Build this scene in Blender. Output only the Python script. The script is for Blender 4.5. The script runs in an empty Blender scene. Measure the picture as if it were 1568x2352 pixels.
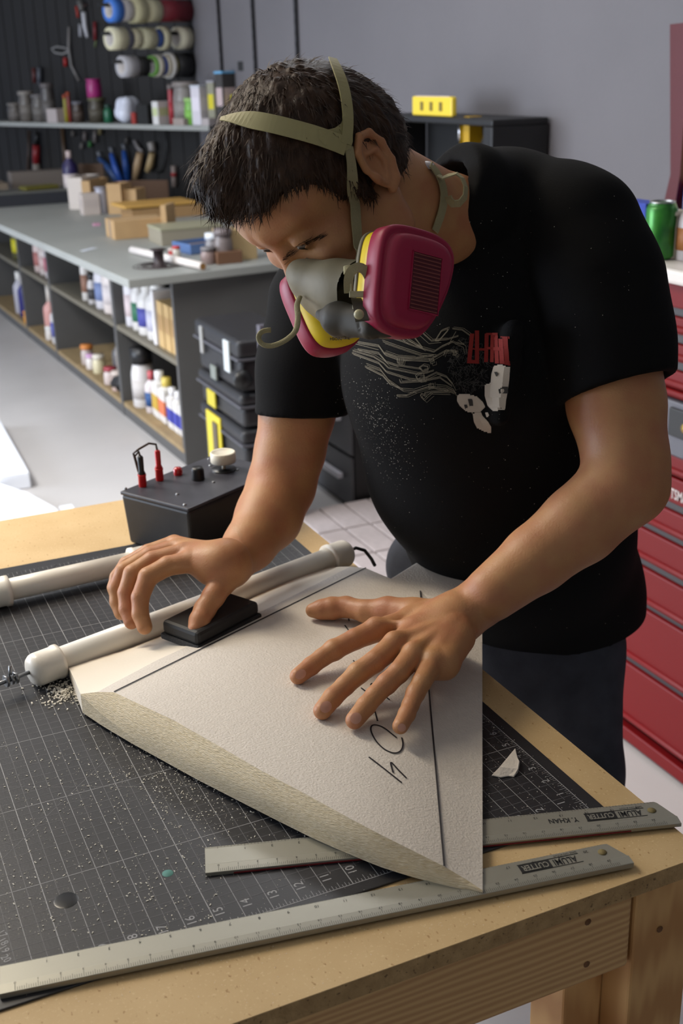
import bpy, bmesh, math, random
import numpy as np
from mathutils import Vector, Matrix
from mathutils.bvhtree import BVHTree

# ------------------------------------------------------------------ camera
S = bpy.context.scene
COL = S.collection
FPX = 2684.1
RM = np.array([[0.90915536, -0.41548354, -0.02845984],
               [-0.17195729, -0.31227687, -0.93429859],
               [0.37929834, 0.85431644, -0.35535361]])
CP = np.array([-0.60375768, -0.78650805, 1.58637089])
cam_d = bpy.data.cameras.new('camera'); cam = bpy.data.objects.new('camera', cam_d); COL.objects.link(cam)
cam_d.sensor_fit = 'VERTICAL'; cam_d.sensor_height = 22.3; cam_d.sensor_width = 22.3 * 1568 / 2352
cam_d.lens = FPX / 2352 * 22.3
cam_d.clip_start = 0.02; cam_d.clip_end = 60
m = Matrix.Identity(4)
for r in range(3):
    m[r][0] = RM[0][r]; m[r][1] = -RM[1][r]; m[r][2] = -RM[2][r]; m[r][3] = CP[r]
cam.matrix_world = m
cam_d.dof.use_dof = True; cam_d.dof.focus_distance = 1.22; cam_d.dof.aperture_fstop = 5.0
S.camera = cam
S.view_settings.view_transform = 'Standard'; S.view_settings.look = 'None'
S.view_settings.gamma = 1.0; S.view_settings.exposure = -0.12; S.view_settings.use_curve_mapping = False

# ------------------------------------------------------------------ world and lights
W = bpy.data.worlds.new('world'); S.world = W; W.use_nodes = True
bgn = W.node_tree.nodes['Background']; bgn.inputs[0].default_value = (0.62, 0.74, 1.0, 1); bgn.inputs[1].default_value = 0.9

def area(name, loc, aim, sx, sy, power, col):
    l = bpy.data.lights.new(name, 'AREA'); l.shape = 'RECTANGLE'; l.size = sx; l.size_y = sy
    l.energy = power; l.color = col
    o = bpy.data.objects.new(name, l); COL.objects.link(o); o.location = loc
    o.rotation_euler = (Vector(aim) - Vector(loc)).to_track_quat('-Z', 'Y').to_euler()
    return o
# daylight through the open roll-up door on the left side of the shop
area('door_daylight', (-4.6, 4.4, 1.6), (0.2, 2.4, 0.5), 3.6, 2.4, 300, (0.80, 0.88, 1.0))
# fluorescent fittings under the ceiling
WARM = (1.0, 0.87, 0.68)
area('tube_light_near', (-1.1, 1.9, 2.82), (-0.9, 1.5, 0), 0.35, 1.3, 38, WARM).data.spread = math.radians(130)
area('tube_light_mid', (-1.3, 2.9, 2.82), (-1.1, 3.3, 0), 0.35, 1.3, 75, (0.95, 0.97, 1.0)).data.spread = math.radians(140)
area('tube_light_right', (0.85, 2.5, 2.82), (0.85, 2.5, 0), 0.35, 1.3, 13, (0.86, 0.91, 1.0))
area('tube_light_far', (-1.3, 5.6, 2.82), (-1.3, 5.6, 0), 0.35, 1.3, 12, (1.0, 0.94, 0.88))

# ------------------------------------------------------------------ pixel rays (real depth is always given)
def ray(x, y): return RM.T @ np.array([(x - 784) / FPX, (y - 1176) / FPX, 1.0])
def dep(x, y, d): return CP + ray(x, y) * d
def onz(x, y, z): r = ray(x, y); return CP + r * (z - CP[2]) / r[2]
def ony(x, y, Y): r = ray(x, y); return CP + r * (Y - CP[1]) / r[1]
def onx(x, y, X): r = ray(x, y); return CP + r * (X - CP[0]) / r[0]

# ------------------------------------------------------------------ materials
MATS = {}
def lin(c):
    return tuple((v / 255 / 12.92) if v / 255 <= 0.04045 else ((v / 255 + 0.055) / 1.055) ** 2.4 for v in c)
def mat(name, col, rough=0.6, metal=0.0, bump=0.0, bscale=200, vary=0.0, vscale=8, spec=0.5, sub=0.0, col2=None, detail=4, coat=0.0, coords='Object', stretch=None, trans=0.0, emit=None, alpha=None):
    if name in MATS: return MATS[name]
    M = bpy.data.materials.new(name); M.use_nodes = True; nt = M.node_tree; N = nt.nodes; L = nt.links
    b = N['Principled BSDF']
    b.inputs['Base Color'].default_value = (*col, 1); b.inputs['Roughness'].default_value = rough
    b.inputs['Metallic'].default_value = metal; b.inputs['Specular IOR Level'].default_value = spec
    if trans: b.inputs['Transmission Weight'].default_value = trans
    if coat: b.inputs['Coat Weight'].default_value = coat
    if sub:
        b.inputs['Subsurface Weight'].default_value = sub; b.inputs['Subsurface Radius'].default_value = (1, .35, .2)
        b.inputs['Subsurface Scale'].default_value = 0.006
    tc = N.new('ShaderNodeTexCoord'); src = tc.outputs[coords]
    if stretch:
        mp = N.new('ShaderNodeMapping'); mp.inputs['Scale'].default_value = stretch
        L.new(src, mp.inputs[0]); src = mp.outputs[0]
    if vary or col2:
        n = N.new('ShaderNodeTexNoise'); n.inputs['Scale'].default_value = vscale; n.inputs['Detail'].default_value = detail
        L.new(src, n.inputs['Vector'])
        cr = N.new('ShaderNodeValToRGB'); cr.color_ramp.elements[0].position = 0.32; cr.color_ramp.elements[1].position = 0.68
        c2 = col2 if col2 else tuple(v * (1 + vary) for v in col)
        c1 = col if col2 else tuple(v * (1 - vary) for v in col)
        cr.color_ramp.elements[0].color = (*c1, 1); cr.color_ramp.elements[1].color = (*c2, 1)
        L.new(n.outputs['Fac'], cr.inputs[0]); L.new(cr.outputs[0], b.inputs['Base Color'])
    if bump:
        n2 = N.new('ShaderNodeTexNoise'); n2.inputs['Scale'].default_value = bscale; n2.inputs['Detail'].default_value = 3
        L.new(src, n2.inputs['Vector'])
        bp = N.new('ShaderNodeBump'); bp.inputs['Strength'].default_value = bump; bp.inputs['Distance'].default_value = 0.002
        L.new(n2.outputs['Fac'], bp.inputs['Height']); L.new(bp.outputs[0], b.inputs['Normal'])
    if emit:
        b.inputs['Emission Color'].default_value = (*emit[:3], 1); b.inputs['Emission Strength'].default_value = emit[3]
    MATS[name] = M
    return M
def plain(c255, rough=0.5, **k):
    return mat('paint_%02x%02x%02x_%d_%d' % (*c255, int(rough * 100), int(k.get('metal', 0) * 10)), lin(c255), rough, **k)

# ------------------------------------------------------------------ object helpers
def tag(o, label=None, cat=None, group=None, kind=None):
    if label: o['label'] = label
    if cat: o['category'] = cat
    if group: o['group'] = group
    if kind: o['kind'] = kind
    return o
def thing(name, label, cat, loc=(0, 0, 0), rz=0.0, group=None, kind=None, rot=None):
    o = bpy.data.objects.new(name, None); COL.objects.link(o); o.empty_display_size = 0.05
    o.location = tuple(float(v) for v in loc); o.rotation_euler = rot if rot else (0, 0, rz)
    return tag(o, label, cat, group, kind)
def dup(root, loc, rz=None, label=None, group=None, scale=None):
    r = root.copy(); COL.objects.link(r); r.location = tuple(float(v) for v in loc)
    if rz is not None: r.rotation_euler = (0, 0, rz)
    if scale: r.scale = scale
    if label: r['label'] = label
    if group: r['group'] = group
    for ch in list(root.children):
        c = ch.copy(); COL.objects.link(c); c.parent = r
        for g in list(ch.children):
            d = g.copy(); COL.objects.link(d); d.parent = c
    return r
def frame_to(z, up=(0, 0, 1)):
    z = Vector(z).normalized(); u = Vector(up)
    if abs(z.dot(u.normalized())) > 0.98: u = Vector((1, 0, 0))
    x = u.cross(z).normalized(); y = z.cross(x)
    return x, y, z
class MB:
    def __init__(s): s.v = []; s.f = []; s.m = []; s.sm = []
    def add(s, vs, fs, mi=0, smooth=False):
        o = len(s.v); s.v += [tuple(float(c) for c in v) for v in vs]
        for f in fs: s.f.append(tuple(i + o for i in f)); s.m.append(mi); s.sm.append(smooth)
        return s
    def box(s, c, d, rz=0.0, mi=0, X=None, Y=None, Z=None):
        if X is None:
            X = Vector((math.cos(rz), math.sin(rz), 0)); Y = Vector((-math.sin(rz), math.cos(rz), 0)); Z = Vector((0, 0, 1))
        X, Y, Z, c = Vector(X), Vector(Y), Vector(Z), Vector(c)
        vs = [c + X * (a * d[0] / 2) + Y * (b * d[1] / 2) + Z * (e * d[2] / 2) for a in (-1, 1) for b in (-1, 1) for e in (-1, 1)]
        return s.add(vs, [(0, 1, 3, 2), (4, 6, 7, 5), (0, 4, 5, 1), (2, 3, 7, 6), (0, 2, 6, 4), (1, 5, 7, 3)], mi)
    def tube(s, pts, r, n=12, mi=0, cap=True, flat=None, up=(0, 0, 1)):
        P = [Vector(p) for p in pts]; rs = r if isinstance(r, (list, tuple)) else [r] * len(P)
        vs = []; fs = []; px = None
        for i, p in enumerate(P):
            t = (P[min(i + 1, len(P) - 1)] - P[max(i - 1, 0)]).normalized()
            if px is None: x, y, _ = frame_to(t, up)
            else:
                x = (px - t * px.dot(t)); x = x.normalized() if x.length > 1e-6 else frame_to(t)[0]; y = t.cross(x)
            px = x
            for k in range(n):
                a = 2 * math.pi * k / n
                fa = flat if flat else 1.0
                vs.append(p + x * (math.cos(a) * rs[i]) + y * (math.sin(a) * rs[i] * fa))
        for i in range(len(P) - 1):
            for k in range(n):
                fs.append((i * n + k, i * n + (k + 1) % n, (i + 1) * n + (k + 1) % n, (i + 1) * n + k))
        s.add(vs, fs, mi, True)
        if cap:
            o = len(s.v) - len(vs)
            s.f += [tuple(o + k for k in reversed(range(n))), tuple(o + (len(P) - 1) * n + k for k in range(n))]; s.m += [mi, mi]; s.sm += [False, False]
        return s
    def cyl(s, a, b, r0, r1=None, n=20, mi=0): return s.tube([a, b], [r0, r1 if r1 is not None else r0], n, mi)
    def lathe(s, prof, base=(0, 0, 0), axis=(0, 0, 1), n=24, mi=0):
        x, y, z = frame_to(axis); b = Vector(base); vs = []; fs = []
        for (r, h) in prof:
            for k in range(n):
                a = 2 * math.pi * k / n; vs.append(b + z * h + x * (math.cos(a) * r) + y * (math.sin(a) * r))
        for i in range(len(prof) - 1):
            for k in range(n): fs.append((i * n + k, i * n + (k + 1) % n, (i + 1) * n + (k + 1) % n, (i + 1) * n + k))
        return s.add(vs, fs, mi, True)
    def prism(s, poly, o, X, Y, Z, h, mi=0):
        o, X, Y, Z = Vector(o), Vector(X), Vector(Y), Vector(Z); n = len(poly)
        vs = [o + X * p[0] + Y * p[1] for p in poly] + [o + X * p[0] + Y * p[1] + Z * h for p in poly]
        fs = [tuple(reversed(range(n))), tuple(range(n, 2 * n))] + [(i, (i + 1) % n, n + (i + 1) % n, n + i) for i in range(n)]
        return s.add(vs, fs, mi)
    def ribbon(s, pts, nrm, w, t=0.0012, mi=0, smooth=True):
        """strap: centre points, outward normals, width (or list), thickness"""
        P = [Vector(p) for p in pts]; Nn = [Vector(n) for n in nrm]; ws = w if isinstance(w, (list, tuple)) else [w] * len(P)
        vs = []; fs = []
        for i, p in enumerate(P):
            T = (P[min(i + 1, len(P) - 1)] - P[max(i - 1, 0)]).normalized(); n = Nn[i] - T * Nn[i].dot(T); n.normalize(); b = T.cross(n)
            vs += [p - b * ws[i] / 2, p + b * ws[i] / 2, p + b * ws[i] / 2 + n * t, p - b * ws[i] / 2 + n * t]
        for i in range(len(P) - 1):
            for k in range(4): fs.append((i * 4 + k, i * 4 + (k + 1) % 4, i * 4 + 4 + (k + 1) % 4, i * 4 + 4 + k))
        e = (len(P) - 1) * 4; fs += [(3, 2, 1, 0), (e, e + 1, e + 2, e + 3)]
        return s.add(vs, fs, mi, False)
    def build(s, name, mats, parent=None, bevel=0.0, seg=2, world=False, smooth=None, normals=True):
        me = bpy.data.meshes.new(name)
        vs = s.v
        if world and parent is not None:
            M = Matrix.LocRotScale(parent.location, parent.rotation_euler, None).inverted()
            vs = [tuple(M @ Vector(v)) for v in vs]
        me.from_pydata(vs, [], s.f)
        for mt in (mats if isinstance(mats, (list, tuple)) else [mats]): me.materials.append(mt)
        me.polygons.foreach_set('material_index', s.m)
        me.polygons.foreach_set('use_smooth', [bool(smooth) if smooth is not None else q for q in s.sm])
        if normals:
            bm = bmesh.new(); bm.from_mesh(me); bmesh.ops.recalc_face_normals(bm, faces=bm.faces); bm.to_mesh(me); bm.free()
        me.update()
        o = bpy.data.objects.new(name, me); COL.objects.link(o)
        if parent is not None: o.parent = parent
        if bevel:
            bv = o.modifiers.new('bevel', 'BEVEL'); bv.width = bevel; bv.segments = seg; bv.limit_method = 'ANGLE'; bv.angle_limit = math.radians(35)
            bv.harden_normals = False
        return o
def structure(name, mb, mt, bevel=0.0): return tag(mb.build(name, mt, None, bevel), kind='structure')
_txt = {}
def text_geo(txt, size=1.0, bold=False, extrude=0.0):
    key = (txt, bold)
    if key not in _txt:
        cu = bpy.data.curves.new('t', 'FONT'); cu.body = txt; cu.size = 1.0; cu.align_x = 'CENTER'; cu.align_y = 'CENTER'; cu.resolution_u = 3
        if bold: cu.offset = 0.02
        o = bpy.data.objects.new('t', cu); COL.objects.link(o); bpy.context.view_layer.update()
        dg = bpy.context.evaluated_depsgraph_get(); me = bpy.data.meshes.new_from_object(o.evaluated_get(dg))
        _txt[key] = ([tuple(v.co) for v in me.vertices], [tuple(p.vertices) for p in me.polygons])
        bpy.data.objects.remove(o); bpy.data.meshes.remove(me); bpy.data.curves.remove(cu)
    return _txt[key]
def add_text(mb, txt, o, X, Y, size, mi=0, bold=False, sx=1.0):
    vs, fs = text_geo(txt, bold=bold); o, X, Y = Vector(o), Vector(X), Vector(Y)
    mb.add([o + X * (v[0] * size * sx) + Y * (v[1] * size) for v in vs], fs, mi)

# ------------------------------------------------------------------ signed-distance modelling for organic shapes
class Field:
    def __init__(s, lo, hi, h):
        s.lo = np.array(lo, float); s.h = h; s.n = (np.ceil((np.array(hi) - s.lo) / h).astype(int) + 1)
        s.a = np.full(s.n, 0.06, np.float32)
    def sl(s, lo, hi):
        i0 = np.clip(np.floor((np.array(lo) - s.lo) / s.h).astype(int), 0, s.n); i1 = np.clip(np.ceil((np.array(hi) - s.lo) / s.h).astype(int) + 1, 0, s.n)
        if np.any(i1 <= i0): return None, None
        g = [(s.lo[k] + s.h * np.arange(i0[k], i1[k])).astype(np.float32) for k in range(3)]
        X, Y, Z = np.meshgrid(*g, indexing='ij')
        return tuple(slice(i0[k], i1[k]) for k in range(3)), (X, Y, Z)
    def comb(s, sl, d, k, op):
        a = s.a[sl]
        if op == 'u':
            if k > 0:
                h = np.clip(0.5 + 0.5 * (a - d) / k, 0, 1); s.a[sl] = a * (1 - h) + d * h - k * h * (1 - h)
            else: s.a[sl] = np.minimum(a, d)
        else:
            d = -d
            if k > 0:
                h = np.clip(0.5 - 0.5 * (a - d) / k, 0, 1); s.a[sl] = a * (1 - h) + d * h + k * h * (1 - h)
            else: s.a[sl] = np.maximum(a, d)
    def cone(s, a, b, ra, rb=None, k=0.01, op='u'):
        a = np.array(a, float); b = np.array(b, float); rb = ra if rb is None else rb; m = max(ra, rb) + k + 4 * s.h + 0.004
        sl, P = s.sl(np.minimum(a, b) - m, np.maximum(a, b) + m)
        if sl is None: return s
        ba = b - a; L2 = float(ba @ ba) + 1e-12
        px, py, pz = P[0] - a[0], P[1] - a[1], P[2] - a[2]
        t = np.clip((px * ba[0] + py * ba[1] + pz * ba[2]) / L2, 0, 1)
        d = np.sqrt((px - t * ba[0]) ** 2 + (py - t * ba[1]) ** 2 + (pz - t * ba[2]) ** 2) - (ra + (rb - ra) * t)
        s.comb(sl, d.astype(np.float32), k, op); return s
    def ell(s, c, r, A=None, k=0.01, op='u'):
        """ellipsoid; A = 3 row axes"""
        c = np.array(c, float); A = np.eye(3) if A is None else np.array(A, float); r = np.array(r, float)
        e = np.sqrt(((A * r[:, None]) ** 2).sum(0)) + k + 4 * s.h + 0.004
        sl, P = s.sl(c - e, c + e)
        if sl is None: return s
        px, py, pz = P[0] - c[0], P[1] - c[1], P[2] - c[2]
        q = [(px * A[i][0] + py * A[i][1] + pz * A[i][2]) for i in range(3)]
        k0 = np.sqrt(sum((q[i] / r[i]) ** 2 for i in range(3))); k1 = np.sqrt(sum((q[i] / r[i] ** 2) ** 2 for i in range(3)))
        d = k0 * (k0 - 1) / np.maximum(k1, 1e-6)
        s.comb(sl, d.astype(np.float32), k, op); return s
    def chain(s, pts, rs, k=0.01, op='u'):
        for i in range(len(pts) - 1): s.cone(pts[i], pts[i + 1], rs[i], rs[i + 1], k, op)
        return s
    def cutplane(s, p, n, k=0.0, box=None):
        """remove the side n points to (optionally inside a box)"""
        p = np.array(p, float); n = np.array(n, float); n /= np.linalg.norm(n)
        lo, hi = (s.lo, s.lo + s.h * s.n) if box is None else box
        sl, P = s.sl(lo, hi)
        if sl is None: return s
        d = -((P[0] - p[0]) * n[0] + (P[1] - p[1]) * n[1] + (P[2] - p[2]) * n[2])
        s.comb(sl, d.astype(np.float32), k, 's'); return s
    def mesh(s, smooth=1):
        a = s.a; n = a.shape
        ins = a < 0
        cs = np.zeros((n[0] - 1, n[1] - 1, n[2] - 1), np.int8)
        for i in (0, 1):
            for j in (0, 1):
                for k in (0, 1): cs += ins[i:n[0] - 1 + i, j:n[1] - 1 + j, k:n[2] - 1 + k]
        act = np.argwhere((cs > 0) & (cs < 8)); idx = -np.ones(cs.shape, np.int32); idx[act[:, 0], act[:, 1], act[:, 2]] = np.arange(len(act))
        pos = np.zeros((len(act), 3)); cnt = np.zeros(len(act))
        co = [(i, j, k) for i in (0, 1) for j in (0, 1) for k in (0, 1)]
        val = {c: a[act[:, 0] + c[0], act[:, 1] + c[1], act[:, 2] + c[2]].astype(float) for c in co}
        for c in co:
            for ax in range(3):
                if c[ax] == 0:
                    e = list(c); e[ax] = 1; e = tuple(e); v0, v1 = val[c], val[e]; mk = (v0 < 0) != (v1 < 0)
                    t = np.where(mk, v0 / np.where(mk, v0 - v1, 1), 0)
                    q = np.tile(np.array(c, float), (len(act), 1)); q[:, ax] = t
                    pos[mk] += q[mk]; cnt[mk] += 1
        V = (act + pos / cnt[:, None]) * s.h + s.lo
        F = []
        for ax in range(3):
            sl0 = [slice(None)] * 3; sl1 = [slice(None)] * 3; sl0[ax] = slice(0, -1); sl1[ax] = slice(1, None)
            ch = ins[tuple(sl0)] != ins[tuple(sl1)]; e = np.argwhere(ch); u, w = [(1, 2), (2, 0), (0, 1)][ax]
            ok = (e[:, u] > 0) & (e[:, w] > 0) & (e[:, u] < n[u] - 1) & (e[:, w] < n[w] - 1); e = e[ok]
            def at(du, dw):
                q = e.copy(); q[:, u] -= du; q[:, w] -= dw; return idx[q[:, 0], q[:, 1], q[:, 2]]
            quad = np.stack([at(0, 0), at(1, 0), at(1, 1), at(0, 1)], 1)
            fl = ins[e[:, 0], e[:, 1], e[:, 2]]; quad[~fl] = quad[~fl][:, ::-1]
            F.append(quad)
        F = np.concatenate(F)
        for _ in range(smooth):
            acc = np.zeros_like(V); c = np.zeros(len(V))
            for q in range(4):
                i, j = F[:, q], F[:, (q + 1) % 4]
                for d3 in range(3):
                    acc[:, d3] += np.bincount(i, V[j, d3], len(V)) + np.bincount(j, V[i, d3], len(V))
                c += np.bincount(i, minlength=len(V)) + np.bincount(j, minlength=len(V))
            V = V * 0.5 + 0.5 * acc / np.maximum(c, 1)[:, None]
        return V, F
def np_mesh(name, parts, mats, parent=None):
    """parts: list of (V, F, mat index)"""
    me = bpy.data.meshes.new(name); V = np.concatenate([p[0] for p in parts]); o = 0; F = []; mi = []
    for v, f, k in parts: F.append(f + o); o += len(v); mi += [k] * len(f)
    F = np.concatenate(F); nv, nf = len(V), len(F)
    if parent is not None: V = V - np.array(parent.location)
    me.vertices.add(nv); me.vertices.foreach_set('co', V.astype(np.float32).ravel())
    me.loops.add(nf * 4); me.loops.foreach_set('vertex_index', F.astype(np.int32).ravel())
    me.polygons.add(nf); me.polygons.foreach_set('loop_start', np.arange(0, nf * 4, 4, dtype=np.int32))
    for mt in (mats if isinstance(mats, (list, tuple)) else [mats]): me.materials.append(mt)
    me.polygons.foreach_set('material_index', np.array(mi, np.int32)); me.polygons.foreach_set('use_smooth', np.ones(nf, bool))
    me.update(calc_edges=True); me.validate()
    ob = bpy.data.objects.new(name, me); COL.objects.link(ob)
    if parent is not None: ob.parent = parent
    return ob
def bvh_of(parts):
    V = np.concatenate([p[0] for p in parts]); o = 0; F = []
    for p in parts: F.append(p[1] + o); o += len(p[0])
    return BVHTree.FromPolygons([Vector(v) for v in V], [tuple(int(i) for i in f) for f in np.concatenate(F)])
def cast(bvh, x, y, off=0.0):
    r = Vector(ray(x, y)).normalized(); h = bvh.ray_cast(Vector(CP), r)
    if h[0] is None: return None, None
    n = h[1] if h[1].dot(r) < 0 else -h[1]
    return h[0] + n * off, n
# ------------------------------------------------------------------ room shell
m_floor = mat('painted_concrete', lin((190, 187, 186)), 0.42, vary=0.06, vscale=1.6, bump=0.05, bscale=60)
m_wall = mat('grey_painted_wall', lin((106, 103, 106)), 0.6, vary=0.03, vscale=3, bump=0.35, bscale=90)
m_dark = mat('dark_slat_wall_paint', lin((29, 27, 26)), 0.75, vary=0.1, vscale=3)
m_ceil = mat('ceiling_white', lin((205, 203, 198)), 0.9)
b = MB(); b.box((-1.4, 4.5, -0.05), (7.4, 17, 0.1)); structure('floor', b, m_floor)
b = MB(); b.box((-1.4, 4.5, 3.05), (7.4, 17, 0.1)); structure('ceiling', b, m_ceil)
b = MB(); b.box((1.80, 1.3, 1.5), (0.1, 10.6, 3.0)); structure('wall_right', b, m_wall)
b = MB()
WY = float(onx(443, 60, 1.75)[1]); A = Vector((1.75, WY, 0)); D = Vector((-0.3255, 0.9455, 0)).normalized(); Nn = Vector((-D.y, D.x, 0)) * -1   # Nn points into the wall
L = 7.0
b.box(A + D * L / 2 + Nn * 0.05 + Vector((0, 0, 1.5)), (0.1, L, 3.0), X=Nn, Y=D, Z=(0, 0, 1))
for i in range(46):      # vertical slats of the dark wall
    b.box(A + D * (0.1 + i * 0.15) - Nn * 0.0025 + Vector((0, 0, 1.5)), (0.005, 0.136, 3.0), X=Nn, Y=D, Z=(0, 0, 1))
structure('wall_back', b, m_dark)
b = MB(); b.box((-1.4, -3.95, 1.5), (7.4, 0.1, 3.0)); structure('wall_front', b, m_ceil)
b = MB(); b.box((-5.05, -1.2, 1.5), (0.1, 5.4, 3.0)); b.box((-5.05, 10.4, 1.5), (0.1, 5.2, 3.0)); b.box((-5.05, 4.6, 2.9), (0.1, 7.4, 0.3)); structure('wall_left', b, m_ceil)
m_joint = mat('floor_joint', lin((120, 116, 112)), 0.8)
# fluorescent fittings (the lamps of the room)
m_tube = mat('lamp_diffuser', (0.9, 0.9, 0.9), 0.5, emit=(1.0, 0.9, 0.76, 3.0)); m_white = plain((225, 224, 218), 0.45)
fx = thing('ceiling_light', 'long fluorescent ceiling fitting above the bench', 'ceiling light', (-1.1, 1.9, 2.9), group='fluorescent ceiling fittings')
MB().box((0, 0, 0.05), (0.5, 1.5, 0.10)).build('housing', m_white, fx, 0.01); MB().box((0, 0, -0.012), (0.42, 1.4, 0.02)).build('diffuser', m_tube, fx)
dup(fx, (-1.9, 3.2, 2.9), label='long fluorescent ceiling fitting above the aisle'); dup(fx, (0.85, 2.5, 2.9), label='long fluorescent ceiling fitting near the grey wall'); dup(fx, (-1.3, 5.6, 2.9), label='long fluorescent ceiling fitting nearest the dark wall')

# ------------------------------------------------------------------ work table
m_osb = mat('particle_board', lin((190, 160, 113)), 0.62, col2=lin((200, 171, 125)), vscale=14, bump=0.12, bscale=300)
def add_specks(M, dark, scale=180, thr=0.60, scale2=None, stretch=(1, 1, 1)):
    nt = M.node_tree; N = nt.nodes; L = nt.links; b = N['Principled BSDF']
    src = b.inputs['Base Color'].links[0].from_socket
    tc = N.new('ShaderNodeTexCoord'); mp = N.new('ShaderNodeMapping'); mp.inputs['Scale'].default_value = stretch; L.new(tc.outputs['Object'], mp.inputs[0])
    n = N.new('ShaderNodeTexNoise'); n.inputs['Scale'].default_value = scale; n.inputs['Detail'].default_value = 2; L.new(mp.outputs[0], n.inputs['Vector'])
    cr = N.new('ShaderNodeValToRGB'); cr.color_ramp.elements[0].position = thr; cr.color_ramp.elements[1].position = thr + 0.06
    L.new(n.outputs['Fac'], cr.inputs[0]); mx = N.new('ShaderNodeMix'); mx.data_type = 'RGBA'
    L.new(cr.outputs[0], mx.inputs[0]); L.new(src, mx.inputs[6]); mx.inputs[7].default_value = (*dark, 1); L.new(mx.outputs[2], b.inputs['Base Color'])
add_specks(m_osb, lin((160, 126, 78)), 260, 0.66, stretch=(1, .5, 1)); add_specks(m_osb, lin((206, 180, 134)), 330, 0.62)
m_osbe = mat('particle_board_edge', lin((150, 120, 78)), 0.85, col2=lin((182, 150, 104)), vscale=60, bump=0.9, bscale=260)
add_specks(m_osbe, lin((104, 78, 48)), 220, 0.63)
def wood(name, c1, c2, sc):
    M = bpy.data.materials.new(name); M.use_nodes = True; N = M.node_tree.nodes; L = M.node_tree.links; b = N['Principled BSDF']; b.inputs['Roughness'].default_value = 0.6
    tc = N.new('ShaderNodeTexCoord'); mp = N.new('ShaderNodeMapping'); mp.inputs['Scale'].default_value = sc; L.new(tc.outputs['Object'], mp.inputs[0])
    w = N.new('ShaderNodeTexWave'); w.wave_type = 'BANDS'; w.bands_direction = 'Z'; w.inputs['Scale'].default_value = 10; w.inputs['Distortion'].default_value = 6; w.inputs['Detail'].default_value = 2; w.inputs['Detail Scale'].default_value = 0.6
    L.new(mp.outputs[0], w.inputs['Vector']); cr = N.new('ShaderNodeValToRGB'); cr.color_ramp.elements[0].color = (*c1, 1); cr.color_ramp.elements[1].color = (*c2, 1); cr.color_ramp.elements[0].position = 0.1
    L.new(w.outputs['Fac'], cr.inputs[0]); L.new(cr.outputs[0], b.inputs['Base Color'])
    bp = N.new('ShaderNodeBump'); bp.inputs['Strength'].default_value = 0.1; L.new(w.outputs['Fac'], bp.inputs['Height']); L.new(bp.outputs[0], b.inputs['Normal'])
    return M
m_pine = wood('pine_lumber', lin((186, 142, 92)), lin((208, 168, 114)), (0.6, 0.6, 4.2))
m_pinev = wood('pine_post', lin((180, 130, 76)), lin((206, 160, 102)), (6, 2.0, 0.35))
TZ = 0.90
TX0, TX1, TY0, TY1 = -1.35, 0.056, -0.105, 1.100
tb = thing('work_table', 'lumber work table with a pale particle board top, in the foreground', 'table', (TX0, TY0, 0))
b = MB(); b.box(((TX0 + TX1) / 2, (TY0 + TY1) / 2, TZ - 0.0004), (TX1 - TX0, TY1 - TY0, 0.0008)); b.build('tabletop', m_osb, tb, world=True)
b = MB(); b.box(((TX0 + TX1) / 2, (TY0 + TY1) / 2, TZ - 0.0098), (TX1 - TX0 + .0004, TY1 - TY0 + .0004, 0.018)); b.build('tabletop_edge', m_osbe, tb, world=True)['label'] = 'rough darker cut edge'
AE = -0.017
b = MB(); b.box(((TX0 + AE) / 2, TY0 + 0.010 + 0.019, TZ - 0.0195 - 0.0445), (AE - TX0, 0.038, 0.089)); b.build('apron', m_pine, tb, 0.004, world=True)
b = MB(); b.box((TX1 - 0.029, (TY0 + TY1) / 2 + .09, TZ - 0.0195 - 0.0445), (0.038, TY1 - TY0 - 0.26, 0.089)); b.build('apron', m_pine, tb, 0.004, world=True)
b = MB(); b.box(((TX0 + AE) / 2, TY1 - 0.029, TZ - 0.0195 - 0.0445), (AE - TX0, 0.038, 0.089)); b.build('apron', m_pine, tb, 0.004, world=True)
def post(x, y, sx, sy): MB().box((x, y, (TZ - 0.0195) / 2), (sx, sy, TZ - 0.0195)).build('leg', m_pinev, tb, 0.003, world=True)
b = MB(); b.box((0.0205, TY0 + 0.010 + 0.045, (TZ - 0.0195) / 2), (0.068, 0.089, TZ - 0.0195))
b.box((-0.036, TY0 + 0.049 + 0.030, (TZ - 0.11) / 2), (0.045, 0.058, TZ - 0.110)); b.build('leg', m_pinev, tb, 0.003, world=True)
post(0.0205, TY1 - 0.055, 0.068, 0.089); post(TX0 + 0.05, TY0 + 0.055, 0.068, 0.089); post(TX0 + 0.05, TY1 - 0.055, 0.068, 0.089)
for (x, y) in ((1350, 2118), (1347, 2215), (1515, 2135)):
    p = ony(x, y, TY0 + 0.0098); b = MB(); b.lathe([(0.0036, 0), (0.0028, 0.0006), (0.0, 0.0008)], p, (0, -1, 0), 9); b.build('screw_hole', plain((110, 74, 44), 0.8), tb, world=True)

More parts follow.
